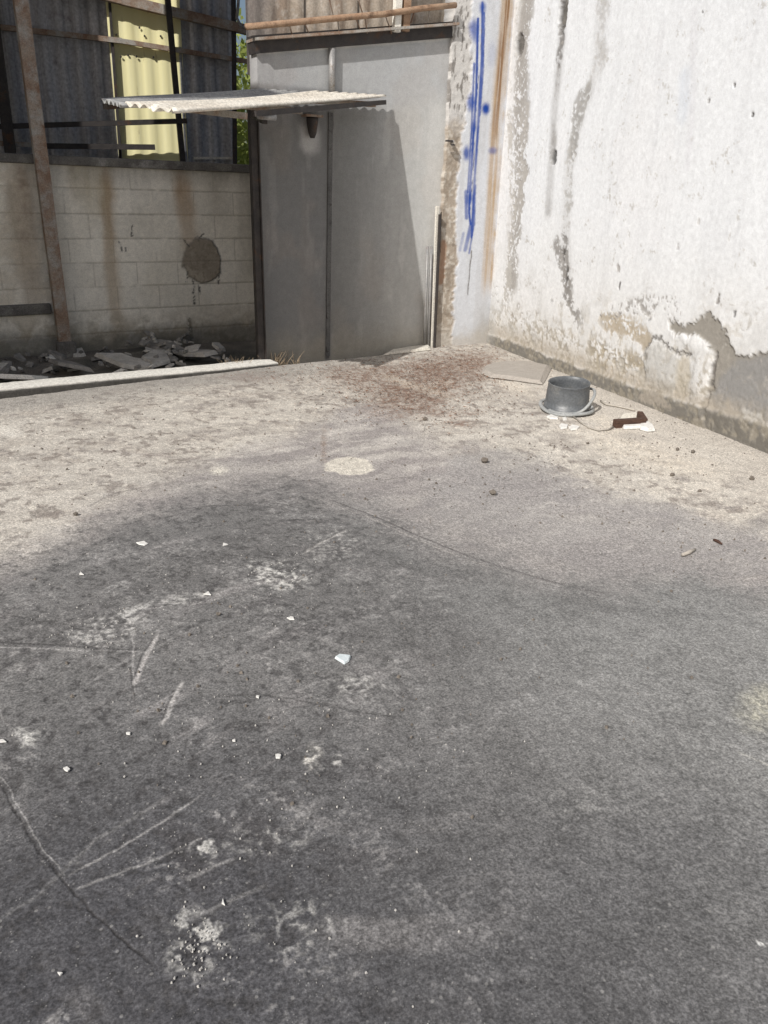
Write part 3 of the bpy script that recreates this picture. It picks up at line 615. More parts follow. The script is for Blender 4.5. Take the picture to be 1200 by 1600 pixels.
# thin uprights where the grey wall meets the pier
def upright(nm, a, b, off, r, mat, lab, cat):
    m = MB(); m.tube([back_at(*a, off), (np.array(back_at(*a, off))+back_at(*b, off))/2, back_at(*b, off)], r, 10); tag(m.build(nm, mat, smooth=True), lab, cat)
upright('thin_pipe', (668, 385), (663, 544), .045, .013, M['grey_steel'], 'shorter grey pipe standing against the grey wall, furthest left of three uprights', 'pipe')
upright('thin_pipe', (674, 385), (669.5, 543), .05, .012, M['grey_steel'], 'short grey pipe between its twin and the white strip near the pier', 'pipe')
m = MB(); m.bar(back_at(683.5, 322, .05), back_at(675, 544, .05), .035, .02, NV); tag(m.build('timber_strip', M['concrete'], bevel=.002), 'thin pale strip standing upright beside the crumbling pier edge', 'strip')
m = MB(); m.bar(back_at(687.5, 335, .075), back_at(678.5, 545, .075), .016, .03, NV); tag(m.build('dark_gap_strip', M['dark_steel']), 'thin black strip standing in for the dark gap at the crumbling pier edge', 'dark strip')  # black bar put in for the dark gap beside the pier
# bracket on the pier
b0 = back_at(703, 221, PIER_OFF); m = MB(); k = thing('metal_bracket', b0, 'small grey metal hook bracket sticking out of the crumbling pier edge', 'bracket')
m.bar(b0+EV*.03+NV*.03, b0-EV*.02-NV*.07, .03, .02); m.build('arm', M['grey_steel'], k)
m = MB(); m.bar(b0-EV*.02-NV*.06, b0-EV*.085-NV*.06, .035, .014); m.bar(b0-EV*.03-NV*.07-np.array([0, 0, .03]), b0+EV*.03-NV*.03-np.array([0, 0, .03]), .02, .012); m.build('plate', M['dark_steel'], k)

# ------------------------------------------------------------------ beam and cladding above the grey wall
def build_upper():
    L = lambda u, v, off=0: back_at(u, v, off)
    root = thing('upper_cladding', L(550, 40, -.2), 'weathered tan sheet cladding above the dark beam at the top of the grey wall', 'cladding')
    a = to_wf(L(386, 95, -.16)); b = to_wf(L(740, 60, -.16)); xs = np.linspace(a[0], b[0]+.2, 220); zs = np.linspace(2.35, 4.4, 120); X, Z = np.meshgrid(xs, zs)
    n1 = fbm(X, Z, 3, 4, 401); n2 = fbm(X, Z, 14, 4, 402, 2); n3 = fbm(X, Z, 30, 3, 403)
    c = np.empty(X.shape+(3,)); c[:] = (.36, .30, .24); c = mixc(c, (.44, .385, .32), sstep(.4, .65, n1)*.7); c = mixc(c, (.24, .18, .135), sstep(.55, .7, n2)*.7); c = mixc(c, (.5, .46, .41), sstep(.6, .72, n3)*.5)
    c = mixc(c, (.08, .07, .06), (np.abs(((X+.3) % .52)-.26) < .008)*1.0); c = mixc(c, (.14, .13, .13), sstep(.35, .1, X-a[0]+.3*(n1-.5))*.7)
    off = -.16+.004*np.sin(X*2*pi/.13); P = G0+X[..., None]*EV-off[..., None]*NV; P[..., 2] = Z
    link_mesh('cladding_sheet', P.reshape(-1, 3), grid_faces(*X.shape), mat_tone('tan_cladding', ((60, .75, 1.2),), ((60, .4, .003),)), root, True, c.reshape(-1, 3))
    m = MB(); m.bar(L(640, -40, -.11), L(627, 52, -.11), .05, .05, NV); m.build('upright', M['pipe_rust'], root)
    beam = thing('roof_beam', L(550, 60, 0), 'long dark steel beam lying along the top of the grey wall', 'beam')
    p0 = L(392, 71, -.03); p1 = L(708, 47, -.03); m = MB(); m.bar(p0, p1, .13, .125, (0, 0, 1)); m.build('web', M['dark_steel'], beam)
    m = MB(); q0 = L(392, 63, .0); q1 = L(708, 39, .0); m.bar(q0, q1, .20, .02); m.build('flange', M['rust_steel'], beam)
    pipe = thing('rusty_conduit', L(550, 25, .12), 'rusty tan pipe running above the beam with broken rods hanging from it', 'pipe')
    m = MB(); pts = [L(384, 42, .1), L(450, 36, .1), L(520, 29, .1), L(600, 22, .1), L(660, 13, .1), L(712, 8, .1)]; m.tube(pts, .024, 12); m.build('pipe_run', M['pipe_rust'], pipe, True)
    for u, v, du, dv in ((452, 38, 6, 22), (476, 36, 8, 20), (528, 30, 2, 24), (556, 28, 8, 22), (570, 26, 4, 26), (602, 24, 10, 28), (648, 16, -6, 20), (672, 12, -4, 24), (560, 0, 8, 26), (514, -4, 8, 34)):
        m = MB(); m.tube([L(u, v, .09), L(u+du, v+dv, .04)], .006, 6); m.build('rod', M['rust_steel'], pipe)
    up = thing('timber_post', L(626, 50, .12), 'weathered pale timber post beside a brown one rising from the beam', 'post')
    m = MB(); m.bar(L(619, 50, .06), L(628, -120, .06), .062, .05, NV); m.build('pale_face', M['rubble_pale'], up)
    m = MB(); m.bar(L(632, 49, .05), L(642, -120, .05), .068, .06, NV); m.build('brown_face', M['pipe_rust'], up)
build_upper()

# ------------------------------------------------------------------ lean-to canopy
def build_canopy():
    Cc = to_wf(back_at(604, 152, .06)); Bc = to_wf(back_at(275, 177, 1.70)); Dc = to_wf(back_at(404, 139.5, .05))
    d = Cc-Bc; L = np.linalg.norm(d[:2]); du = d/L
    # far left corner: on the line from D parallel to the front edge, where the photograph's corner is seen
    best = None
    for k in np.linspace(.3, 3, 2000):
        a = Dc - du*k; a[2] = 0; w = wf(*a); dd = w-EYE; t = np.hypot(dd[0], dd[1])
        r = ray(154, 155); rr = np.hypot(r[0], r[1]); z = CAMH+r[2]*t/rr
        err = abs((dd[0]*r[1]-dd[1]*r[0])/t)
        if best is None or err < best[0]: best = (err, k, z)
    Ac = Dc-du*best[1]; Ac[2] = best[2]
    W = lambda p: wf(p[0], p[1], p[2])
    A, B, Cw, D = map(W, (Ac, Bc, Cc, Dc))
    print('canopy', Ac, Bc, Cc, Dc, 'AB', np.linalg.norm(A-B), 'BC', np.linalg.norm(B-Cw), 'AD', np.linalg.norm(A-D))
    root = thing('lean_to_canopy', G0+EV*1.5, 'pale corrugated sheet canopy on a dark steel post in front of the grey wall', 'canopy')
    width = np.linalg.norm(A-B); waves = 13
    def sheet(t0, t1, dz, mat, name, e0=0.0, e1=0.0):
        nt = int(waves*(t1-t0)*10)+1; ns = 40
        T = np.linspace(t0, t1, nt); S = np.linspace(0, 1, ns); T_, S_ = np.meshgrid(T, S, indexing='ij')
        jag = e0 + .03*(vnoise(T*9, T*0, 77)-.5)*1.5 + .05*(vnoise(T*4.0, T*0+3, 78) > .72)
        Sx = jag[:, None] + (1-e1-jag[:, None])*S_
        P = (B*(1-T_)[..., None]+A*T_[..., None])*(1-Sx)[..., None] + (Cw*(1-T_)[..., None]+D*T_[..., None])*Sx[..., None]
        sag = -.02*np.sin(pi*Sx)*np.sin(pi*T_)+.006*(fbm(Sx*3, T_*3, 2, 3, 79)-.5)
        up = .012*np.sin(2*pi*waves*T_)+dz+sag
        P1 = P.copy(); P1[..., 2] += up; P2 = P1.copy(); P2[..., 2] -= .006
        n = nt*ns; V = np.concatenate([P1.reshape(-1, 3), P2.reshape(-1, 3)]); f = grid_faces(nt, ns); i = np.arange(n).reshape(nt, ns)
        rim = np.concatenate([i[0, :], i[1:, -1], i[-1, -2::-1], i[-2:0:-1, 0]]); j = np.roll(rim, -1)
        F_ = np.concatenate([f, f[:, ::-1]+n, np.stack([rim, rim+n, j+n, j], -1)])
        o = link_mesh(name, V, F_, mat, root, True)
        o.data.polygons.foreach_set('use_smooth', np.concatenate([np.ones(len(f)*2, bool), np.zeros(len(rim), bool)])); return o
    pale = mat_plain('pale_roof_sheet', (.62, .57, .49), (.74, .70, .62), 3, .8, 0, .2, .002, (5, .6, .75, (.42, .37, .31)), (1, 1, 1))
    shaded = mat_plain('shaded_roof_sheet', (.25, .25, .25), (.34, .34, .33), 4, .8, 0, .2, .002)  # darker copy of the sheet, puts the rear shade into the colour
    sheet(0, .60, .010, pale, 'roof_sheet'); sheet(.54, 1, 0, shaded, 'roof_sheet', -.02)
    # frame
    lo = np.array([0, 0, -.055])
    m = MB(); m.bar(B*.72+Cw*.28+lo*.7, Cw*.985+B*.015+lo*.7, .04, .035); m.build('edge_beam', M['dark_steel'], root)
    m = MB(); m.bar(A*.97+D*.03+lo*.8, D*.985+A*.015+lo*.8, .04, .035); m.build('edge_beam', M['dark_steel'], root)
    for s in (.25, .5, .92):
        m = MB(); m.bar(A*(1-s)+D*s+lo*.9, B*(1-s)+Cw*s+lo*.9, .04, .04); m.build('purlin', M['rust_steel'], root)
    foot = back_at(407.5, 560, .075); foot[2] = SUNK-.03
    fo = to_wf(foot)[1]; top = back_at(394, 190, fo)
    # the post stands under the rear of the sheet
    m = MB(); m.bar(foot, top+np.array([0, 0, .10]), .062, .06, NV); m.build('post', M['dark_steel'], root, bevel=.004)
    m = MB(); m.bar(foot+EV*.036-NV*.02, top+EV*.036-NV*.02+np.array([0, 0, .02]), .010, .05, NV); m.build('post_flange', M['dark_steel'], root)
    q = B*.64+Cw*.36
    m = MB(); m.tube([q+lo*1.3-NV*.02-EV*.12, q+lo*1.3+EV*.02], .022, 10); m.build('clamp', M['grey_steel'], root, True)
    m = MB(); m.bar(top+np.array([0, 0, .06]), top*.35+q*.65+np.array([0, 0, .0])+lo, .04, .05); m.build('bracket_arm', M['dark_steel'], root)
    return root
build_canopy()

# ------------------------------------------------------------------ block wall with its sill
def build_block_wall():
    ob = OFF_BLOCK; print('block off', ob)
    fwd = lambda *q: [tuple(to_wf(back_at(u, v, ob))[[0, 2]]) for u, v in q]
    xl = -3.2; xr = 3.2
    ztop = (fwd((70, 263))[0][1]+fwd((390, 265))[0][1])/2
    xs = np.concatenate([np.linspace(xl, -.9, 30)[:-1], np.linspace(-.9, 2.1, 330), np.linspace(2.1, xr, 12)[1:]]); zs = np.linspace(SUNK-.15, ztop, 250); X, Z = np.meshgrid(xs, zs)
    n1 = fbm(X, Z, 1.8, 5, 501); n2 = fbm(X, Z, 8, 4, 502); n3 = fbm(X, Z, 30, 3, 503); n4 = fbm(X, Z, 70, 2, 504); vs = fbm(X, Z, 10, 4, 505, .7)
    c = np.empty(X.shape+(3,)); c[:] = (.79, .755, .675); c = mixc(c, (.71, .67, .58), sstep(.4, .7, n1)*.7); c = mixc(c, (.84, .79, .70), sstep(.5, .75, vs)*.5)
    h = .004*(n1-.5)+.0015*(n3-.5)
    cz = abs(fwd((99, 450))[0][1]-fwd((95, 412))[0][1]); z0 = fwd((99, 450))[0][1]; print('course', cz)
    row = np.floor((Z-z0)/cz); fz = np.abs((Z-z0)/cz-np.round((Z-z0)/cz))*cz; bx = X/.42+.5*(row % 2); fx = np.abs(bx-np.round(bx))*.42
    jm = np.maximum(sstep(.011, .003, fz+.008*(n2-.5))*sstep(.30, .5, fbm(X, row*3.3, 1.2, 3, 510)+.12), sstep(.008, .003, fx+.008*(n2-.5))*.8*sstep(.36, .52, fbm(X, Z, 2, 3, 511)))
    c = mixc(c, (.28, .25, .21), jm*.6*sstep(.30, .55, n2+.3*(n1-.3))); h -= .004*jm
    tint = _hash(np.floor(bx+.5), row, 9); c *= (.94+.12*tint)[..., None]
    def stain(q, w, col, amt):
        nonlocal c
        d, t = seg_dist(X+.06*(n2-.5), Z, fwd(*q)); c = mixc(c, col, np.clip(sstep(w, w*.15, d)*amt*(.4+1.2*vs)*(1-.5*t), 0, 1))
    BR = (.42, .32, .21)
    stain([(165, 262), (172, 380), (180, 470), (190, 560)], .11, BR, .8); stain([(280, 262), (290, 330), (298, 385)], .15, (.42, .30, .19), .8); stain([(120, 262), (124, 300)], .15, (.40, .35, .26), .7); stain([(140, 262), (150, 320)], .16, (.42, .36, .24), .7)
    stain([(30, 270), (42, 400), (50, 470)], .16, (.24, .18, .13), .9); stain([(15, 300), (22, 420)], .12, (.30, .25, .19), .7); stain([(380, 262), (388, 420)], .14, (.30, .27, .22), .7); stain([(340, 262), (345, 330)], .2, (.4, .37, .31), .6)
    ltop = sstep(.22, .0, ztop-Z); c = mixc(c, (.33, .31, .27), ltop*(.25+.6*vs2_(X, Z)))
    # rough older render to the left of the leaning post, with a cement ledge
    lx = sstep(fwd((84, 350))[0][0]+.03, fwd((70, 350))[0][0]-.03, X); c = mixc(c, (.55, .48, .38), lx*(.35+.7*sstep(.4, .6, n2))*.5); h += .008*lx+.010*lx*(n2-.5)
    # round cement repair with black runs under it
    p = fwd((317, 408))[0]; rw = abs(fwd((347, 408))[0][0]-p[0]); rh = abs(fwd((317, 443))[0][1]-p[1])
    q = np.hypot((X-p[0])/rw, (Z-p[1])/rh)+.34*(n2-.5)+.16*(n3-.5)+.20*(fbm(X, Z, 3.5, 3, 530)-.5); m = sstep(1.04, .96, q); c = mixc(c, (.33, .29, .235), m); c = mixc(c, (.44, .39, .32), m*sstep(.45, .62, n2+.4*(n3-.5))*.8); c = mixc(c, (.22, .19, .15), m*sstep(.55, .68, n3)*.6); h += .012*m
    c = mixc(c, (.10, .095, .09), sstep(.10, .0, np.abs(q-1.0))*.55)
    for a, w in (([(302, 438), (303, 460), (304, 474)], .014), ([(311, 446), (312, 458)], .014), ([(293, 425), (291, 440)], .012), ([(343, 430), (342, 445)], .01), ([(288, 375), (294, 384)], .014), ([(318, 365), (312, 372)], .012), ([(186, 378), (192, 392)], .010), ([(196, 385), (197, 395)], .008), ([(206, 352), (206, 370)], .008), ([(255, 528), (257, 536)], .016), ([(296, 500), (300, 540)], .03)):
        d, t = seg_dist(X+.03*(n3-.5), Z+.02*(n4-.5), fwd(*a)); c = mixc(c, (.07, .07, .065), sstep(w*1.2, w*.3, d)*sstep(.38, .52, n4*.6+n3*.4)*.9)
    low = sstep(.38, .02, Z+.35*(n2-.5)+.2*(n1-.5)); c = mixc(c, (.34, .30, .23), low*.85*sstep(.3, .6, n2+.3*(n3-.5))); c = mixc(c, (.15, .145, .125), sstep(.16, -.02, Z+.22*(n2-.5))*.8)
    c *= (.94+.12*n4)[..., None]
    P = G0+X[..., None]*EV-(ob+h)[..., None]*NV; P[..., 2] = Z
    root = thing('block_wall', wf(.5, ob, SUNK), 'stained off-white concrete block wall with a dark sill behind the kerb', 'wall')
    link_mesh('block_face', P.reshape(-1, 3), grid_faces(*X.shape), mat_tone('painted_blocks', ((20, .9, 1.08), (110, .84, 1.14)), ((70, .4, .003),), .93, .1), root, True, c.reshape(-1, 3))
    m = MB(); m.hexa([wf(x, o, z) for z in (SUNK-.15, ztop-.002) for x, o in ((xl, ob-.02), (xr, ob-.02), (xr, ob-.16), (xl, ob-.16))]); m.build('block_core', M['dark_concrete'], root)
    m = MB(); zt = (fwd((70, 249))[0][1]+fwd((390, 251))[0][1])/2
    m.hexa([wf(x, o, z) for z in (ztop+.001, zt) for x, o in ((xl, ob+.035), (xr, ob+.035), (xr, ob-.19), (xl, ob-.19))]); m.build('sill', M['dark_concrete'], root, bevel=.01)
    m = MB(); a, b = fwd((-40, 490))[0], fwd((78, 470))[0]
    m.bar(wf(a[0]-1.5, ob+.02, a[1]), wf(b[0], ob+.02, a[1]+.02), .06, .10); m.build('ledge', M['dark_concrete'], root, bevel=.015)
def vs2_(X, Z): return fbm(X, Z, 16, 3, 520, .8)
build_block_wall()

# ------------------------------------------------------------------ leaning steel post in front of the block wall
f = ground_at(105, 556, SUNK); fo = to_wf(f)[1]; t1 = back_at(36, 20, fo); up = (t1-f)/np.linalg.norm(t1-f); t2 = f+up*4.1
k = thing('steel_post', f, 'rusty grey steel post leaning in front of the block wall at the left', 'post')
m = MB(); m.bar(f-up*.05, t2, .105, .012, NV); m.build('web', M['rust_steel'], k)
for s in (-1, 1):
    m = MB(); m.bar(f-up*.05+EV*s*.05+NV*.04, t2+EV*s*.05+NV*.04, .012, .09, NV); m.build('flange', M['rust_steel'], k)
m = MB(); m.hexa([f+EV*a+NV*b+np.array([0, 0, z]) for z in (-.03, .14) for a, b in ((-.09, -.05), (.09, -.05), (.08, .1), (-.08, .1))]); m.build('footing', M['dark_concrete'], k, bevel=.02)

# ------------------------------------------------------------------ corrugated shed wall behind
TC = radians(0.5); CE = np.array([cos(TC), sin(TC), 0]); CN = np.array([-sin(TC), cos(TC), 0]); C0 = np.array([-.6, 11.2, 0.])
def corr_at(u, v, off=0.0): return on_plane(u, v, C0-CN*off, CN)
def cx(u, v): return float((corr_at(u, v)-C0)@CE)
def build_corr():
    root = thing('corrugated_wall', C0+CE*1.5, 'dark corrugated sheet wall with one yellow panel, behind the block wall', 'wall')
    dark = mat_plain('dark_iron_sheet', (.26, .26, .275), (.52, .52, .54), 2.2, .75, .0, .2, .003, (3, .55, .7, (.26, .25, .26)), (5, 5, .12))
    yel = NT('yellow_fibreglass')
    cc = yel.mix((.84, .77, .40), (.86, .82, .52), yel.noise(6, 4, .6, (4, 4, .4))); cc = yel.mix(cc, (.35, .26, .10), yel.ramp(yel.noise(5, 6, .7, (3, 3, .6)), [(.62, 0.0), (.75, .8)]))
    yel.done(cc, .6, None, 0, .3); tr = yel.n('ShaderNodeBsdfTranslucent'); yel.l(cc, tr.inputs[0]); mx = yel.n('ShaderNodeMixShader'); mx.inputs[0].default_value = .1
    yel.l(yel.b.outputs[0], mx.inputs[1]); yel.l(tr.outputs[0], mx.inputs[2]); yel.l(mx.outputs[0], yel.t.nodes['Material Output'].inputs[0])
    x0, x1, x2, x3 = cx(-60, 200)-3, cx(181, 130), cx(282, 130), cx(366, 130)
    def sheet(a, b, za, zb, off, mat, name):
        n = int((b-a)/.02)+2; xs = np.linspace(a, b, n); zs = np.linspace(za, zb, 12); X, Z = np.meshgrid(xs, zs)
        w = off + (.005 if mat is yel.m else .020)*np.clip(1.6*np.sin(2*pi*X/.19), -1, 1) + .02*(fbm(X, Z, 1.2, 3, 601)-.5)
        P = C0+X[..., None]*CE-w[..., None]*CN; P[..., 2] = Z; Q = P+CN*.004; nn = P.shape[0]*P.shape[1]
        f = grid_faces(*X.shape)
        return link_mesh(name, np.concatenate([P.reshape(-1, 3), Q.reshape(-1, 3)]), np.concatenate([f, f[:, ::-1]+nn]), mat, root, True)
    sheet(x0, x1, SUNK, 5.2, 0, dark, 'dark_sheet'); sheet(x2, x3, SUNK, 5.2, 0, dark, 'dark_sheet')
    zl = corr_at(220, 64)[2]
    sheet(x1-.04, x2+.04, SUNK, zl+.06, .012, yel.m, 'yellow_panel'); sheet(x1-.04, x2+.04, zl-.03, 5.2, .018, yel.m, 'yellow_panel')
    m = MB()
    for u, v in ((182, 56), (226, 58), (251, 58), (189, 90), (200, 88), (213, 90), (240, 91), (218, 45)): stone(m, corr_at(u, v, .03), .012, 1)
    m.build('bolt', M['dark_steel'], root)
    m = MB(); m.bar(corr_at(303, 247, .07), corr_at(368, 247, .07), .02, .03); m.bar(corr_at(367.5, 205, .07), corr_at(368, 247, .07), .02, .03, CN); m.build('light_leak_strip', M['concrete'], root)  # pale strip stands in for light leaking along the sheet edge
    fr = thing('shed_frame', corr_at(270, 250, .3)*np.array([1, 1, 0])+np.array([0, 0, SUNK]), 'rusty steel rails and dark uprights standing in front of the corrugated wall', 'frame')
    def rail(a, b, w, off, mat, nm='rail'):
        m = MB(); m.bar(corr_at(*a, off), corr_at(*b, off), w, w, (0, 0, 1)); m.build(nm, mat, fr)
    rail((190, 0), (390, 48), .10, .10, M['rust_steel']); rail((40, -38), (192, 0), .10, .10, M['rust_steel'])
    rail((-40, 38), (190, 64), .055, .07, M['rust_steel']); rail((188, 64), (392, 97), .05, .07, M['rust_steel'])
    rail((-40, 199), (292, 189), .055, .3, M['dark_steel']); rail((-40, 222), (60, 227), .05, .24, M['rust_steel']); rail((58, 228), (242, 230), .06, .24, M['dark_steel'])
    def post(a, b, w, off, mat, nm='upright'):
        A = corr_at(*a, off); Bq = corr_at(*b, off); d = (A-Bq)/abs(A[2]-Bq[2]); m = MB(); m.bar(A+d*(5.0-A[2]), A+d*(SUNK-A[2]), w, w, CN); m.build(nm, mat, fr)
    post((262, 0), (285, 247), .065, .26, M['dark_steel']); post((-3, 90), (18, 250), .12, .3, M['dark_steel']); post((365, 0), (367, 250), .05, .1, M['dark_steel']); post((171, 0), (188, 247), .03, .05, M['dark_steel'])
    m = MB(); m.tube([corr_at(374, -30, .3), corr_at(372, 10, .3), corr_at(370, 28, .3), corr_at(376, 40, .3), corr_at(384, 45, .3)], .018, 8); m.build('cable', M['grey_steel'], fr, True)
    return x1, x2
X1, X2 = build_corr()

# shed roof over the strip behind the kerb (above the picture); a gap is added to let sun on to the yellow panel
def build_roof():
    root = thing('shed_roof', wf(-2.5, 0, 4.0), 'rusty sheet roof of the open shed above the block wall', 'roof')
    iron = mat_plain('roof_iron', (.12, .10, .09), (.18, .15, .13), 3, .8)
    zf = lambda off: 4.0 - .16*(off)                      # rises away from the yard
    zf = lambda off: 4.0 + .16*max(0, -off)
    def sheet(x0, x1, o0, o1):
        m = MB(); m.hexa([wf(x, o, zf(o)+dz) for dz in (0, .02) for x, o in ((x0, o0), (x1, o0), (x1, o1), (x0, o1))]); m.build('roof_sheet', iron, root)
    # the opening that lets the sun on to the yellow panel: project the panel back along the sun
    pts = []
    for xx in (X1, X2):
        for zz in (1.0, 4.0):
            p = C0+CE*xx+np.array([0, 0, zz]); s = np.array(SD); o = 0
            for _ in range(30):
                q = p - s*((zf(o)-p[2])/(-s[2]))*-1 if False else p - s*((p[2]-zf(o))/s[2]); o = to_wf(q)[1]
            pts.append(to_wf(q)[:2])
    pts = np.array(pts); pts[:2, 0] -= .04; pts[2:, 0] += .04; print('roof hole', pts)
    a, b = pts[:, 0].min(), pts[:, 0].max(); lo_, hi_ = pts[:, 1].min(), pts[:, 1].max()
    def poly(q):
        m = MB(); n = len(q); lo = [wf(x, o, zf(o)) for x, o in q]; hi = [p+np.array([0, 0, .02]) for p in lo]
        m.add(lo+hi, [tuple(range(n)), tuple(range(n, 2*n))[::-1]]+[(i, n+i, n+(i+1) % n, (i+1) % n) for i in range(n)]); m.build('roof_sheet', iron, root)
    l0, l1, r0, r1 = pts
    poly([(-7, -1.2), (-3.4, -1.2), tuple(l0), tuple(l1), (1.0, -7.5), (-7, -7.5)]); poly([(-3.4, -1.2), (2.4, -1.2), tuple(r0), tuple(l0)])
    poly([(2.4, -1.2), (2.4, -7.5), (1.0, -7.5), tuple(l1), tuple(r1), tuple(r0)])
build_roof()

# unseen house added left of the yard to throw shade on the back walls
def build_shade_house():
    root = thing('added_shade_house', wf(-4.8, .5, SUNK), 'made-up plain house added out of view at the left to shade the back walls', 'house')
    def box(nm, x0, x1, o0, o1, z0, z1, mat, bev=0.0):
        m = MB(); m.hexa([wf(x, o, z) for z in (z0, z1) for x, o in ((x0, o1), (x1, o1), (x1, o0), (x0, o0))]); return m.build(nm, mat, root, bevel=bev)
    pl = mat_plain('shade_house_plaster', (.30, .28, .25), (.38, .36, .32), 2, .9)
    box('shade_lower', -7, -2.62, -.95, .4, SUNK-.1, 3.7, pl); box('shade_upper', -7, -2.6, -.95, 2.1, 3.702, 4.25, pl); box('shade_upper', -7, -2.6, -.95, 2.42, 4.252, 5.85, pl); box('shade_top', -7.2, -2.6, -.95, 2.42, 5.852, 6.0, M['dark_concrete'])
    box('shade_house_window', -6.2, -4.6, 2.422, 2.47, 4.5, 5.5, M['wood']); box('shade_house_door', -5.2, -4.3, .402, .45, SUNK, 2.0, M['wood'])
build_shade_house()

# ------------------------------------------------------------------ greenery seen through the gap
def build_bush(nm, c, rx, rz, n, lab, cols):
    rng = np.random.default_rng(5); root = thing(nm, (c[0], c[1], SUNK), lab, 'bush')
    P = rng.normal(0, 1, (n, 3)); P /= np.linalg.norm(P, axis=1)[:, None]; P *= (rng.random(n)**.4)[:, None]; P *= np.array([rx, rx, rz]); P += np.array(c)
    P = P[P[:, 2] > SUNK]; n = len(P)
    d = rng.normal(0, 1, (n, 3)); d /= np.linalg.norm(d, axis=1)[:, None]; e = np.cross(d, rng.normal(0, 1, (n, 3))); e /= np.linalg.norm(e, axis=1)[:, None]
    L = (.05+.06*rng.random(n))[:, None]; V = np.stack([P-d*L, P+e*L*.45, P+d*L, P-e*L*.45], 1).reshape(-1, 3)
    t = NT('leaf_'+nm); cc = t.mix(cols[0], cols[1], t.noise(3, 3)); t.done(cc, .6); tr = t.n('ShaderNodeBsdfTranslucent'); t.l(cc, tr.inputs[0]); mx = t.n('ShaderNodeMixShader'); mx.inputs[0].default_value = .4
    t.l(t.b.outputs[0], mx.inputs[1]); t.l(tr.outputs[0], mx.inputs[2]); t.l(mx.outputs[0], t.t.nodes['Material Output'].inputs[0])
    link_mesh('foliage', V, np.arange(4*n).reshape(n, 4), t.m, root)
    m = MB()
    for k in range(6):
        a = k*1.05; m.tube([(c[0]+.1*cos(a), c[1]+.1*sin(a), SUNK), (c[0]+rx*.3*cos(a), c[1]+rx*.3*sin(a), c[2]), (c[0]+rx*.6*cos(a), c[1]+rx*.6*sin(a), c[2]+rz*.6)], [.05, .035, .012], 7)
    m.build('stem', M['wood'], root, True)
g = on_plane(381, 200, C0+CN*6, CN); build_bush('green_bush', (g[0], g[1], 1.9), 2.0, 2.6, 9000, 'sunlit yellow-green bush growing behind the shed, seen through the gap', ((.22, .30, .06), (.40, .42, .13)))

# ------------------------------------------------------------------ rubble strip between kerb and block wall
rng = random.Random(21)
def chunk(nm, p, r, h, mat, lab, cat, group=None, tilt=.2, n=None, el=1.0):
    n = n or rng.randint(4, 6); a0 = rng.random()*6; ring = []
    ca = rng.random()*3.1
    for j in range(n):
        t = a0+2*pi*(j+.5*(rng.random()-.5))/n; q = r*(.7+.5*rng.random()); dx, dy = q*cos(t)*el, q*sin(t)/el
        ring.append(np.array([dx*cos(ca)-dy*sin(ca), dx*sin(ca)+dy*cos(ca), 0]))
    gx, gy = tilt*(rng.random()-.5)*2, tilt*(rng.random()-.5)*2
    ring = [np.asarray(p)+q+np.array([0, 0, gx*q[0]+gy*q[1]+max(0, r*tilt*.3)]) for q in ring]
    m = MB(); m.slab(ring, h, .15, rng)
    return tag(m.build(nm, mat, bevel=min(.004, h*.2)), lab, cat, group)
def strip_at(u, back, z=SUNK):       # a spot in the strip: back = 0 at the kerb, 1 at the block wall
    a = ground_at(u, 618-u*.106, 0.05); k = to_wf(a); return wf(k[0]+.05+back*.5*0, (k[1]-.22)*(1-back)+(OFF_BLOCK+.06)*back, z)
for i in range(170):
    u = rng.uniform(-30, 420); b = rng.random()**.8; dense = rng.random()
    mat = rng.choice([M['rubble'], M['rubble'], M['rubble_dark'], M['rubble_dark'], M['dark_concrete'], M['rubble_pale']]) if u < 240 or rng.random() < .5 else rng.choice([M['rubble'], M['rubble_dark'], M['rubble_dark']])
    r = .022+.075*rng.random()**2.5; z = SUNK-.01+(.08*rng.random() if u > 230 else .02*rng.random())+(.12*max(0, 1-abs(u-330)/110)*b)
    chunk('rubble_piece', strip_at(u, b, z), r, (.010+.028*rng.random()), mat, 'grey broken masonry piece among the rubble behind the kerb', 'rubble', 'broken masonry pieces in the rubble strip behind the kerb', .5)
for u, b, r, mat, lab, el in ((22, .35, .30, 'rubble_pale', 'large pale flat slab lying behind the kerb at the far left of the rubble', 1.3), (245, .45, .26, 'rubble', 'big grey slab lying aslant in the middle of the rubble strip', 1.7),
                              (300, .5, .24, 'rubble', 'long grey slab on the rubble below the round cement patch', 1.8), (340, .8, .24, 'rubble_dark', 'dark slab tilted on the rubble heap against the block wall', 1.4), (372, .55, .2, 'rubble', 'grey slab on the rubble heap just left of the canopy post', 1.5),
                              (150, .5, .2, 'rubble_dark', 'dark slab on the rubble just right of the leaning post', 1.4)):
    chunk('broken_slab', strip_at(u, b, SUNK+.05), r, .04, M[mat], lab, 'slab', None, .25, 5, el)
def tuft(p, n, h, lab, sp=.16):
    m = MB(); rg = random.Random(int(p[0]*1000))
    for i in range(n):
        a = rg.random()*6.28; q = sp*rg.random(); b = np.array([p[0]+q*cos(a), p[1]+q*sin(a)*.5, p[2]]); L = h*(.4+.8*rg.random()); bd = rg.uniform(-.6, .6); be = rg.uniform(-.3, .3)
        m.tube([b, b+np.array([bd*L*.35, be*L*.3, L*.6]), b+np.array([bd*L, be*L, L])], [.0035, .003, .0015], 4, False)
    return tag(m.build('dry_grass', mat_plain('straw', (.20, .15, .10), (.33, .26, .18), 20, .9)), lab, 'dry grass')
f = ground_at(432, 566, -.02); tuft(wf(to_wf(f)[0], .10, SUNK), 60, .17, 'dry brown grass tuft at the foot of the grey wall, right of the canopy post', .2)
tuft(strip_at(385, .10), 45, .16, 'dry brown grass tuft in the rubble just left of the canopy post', .15)

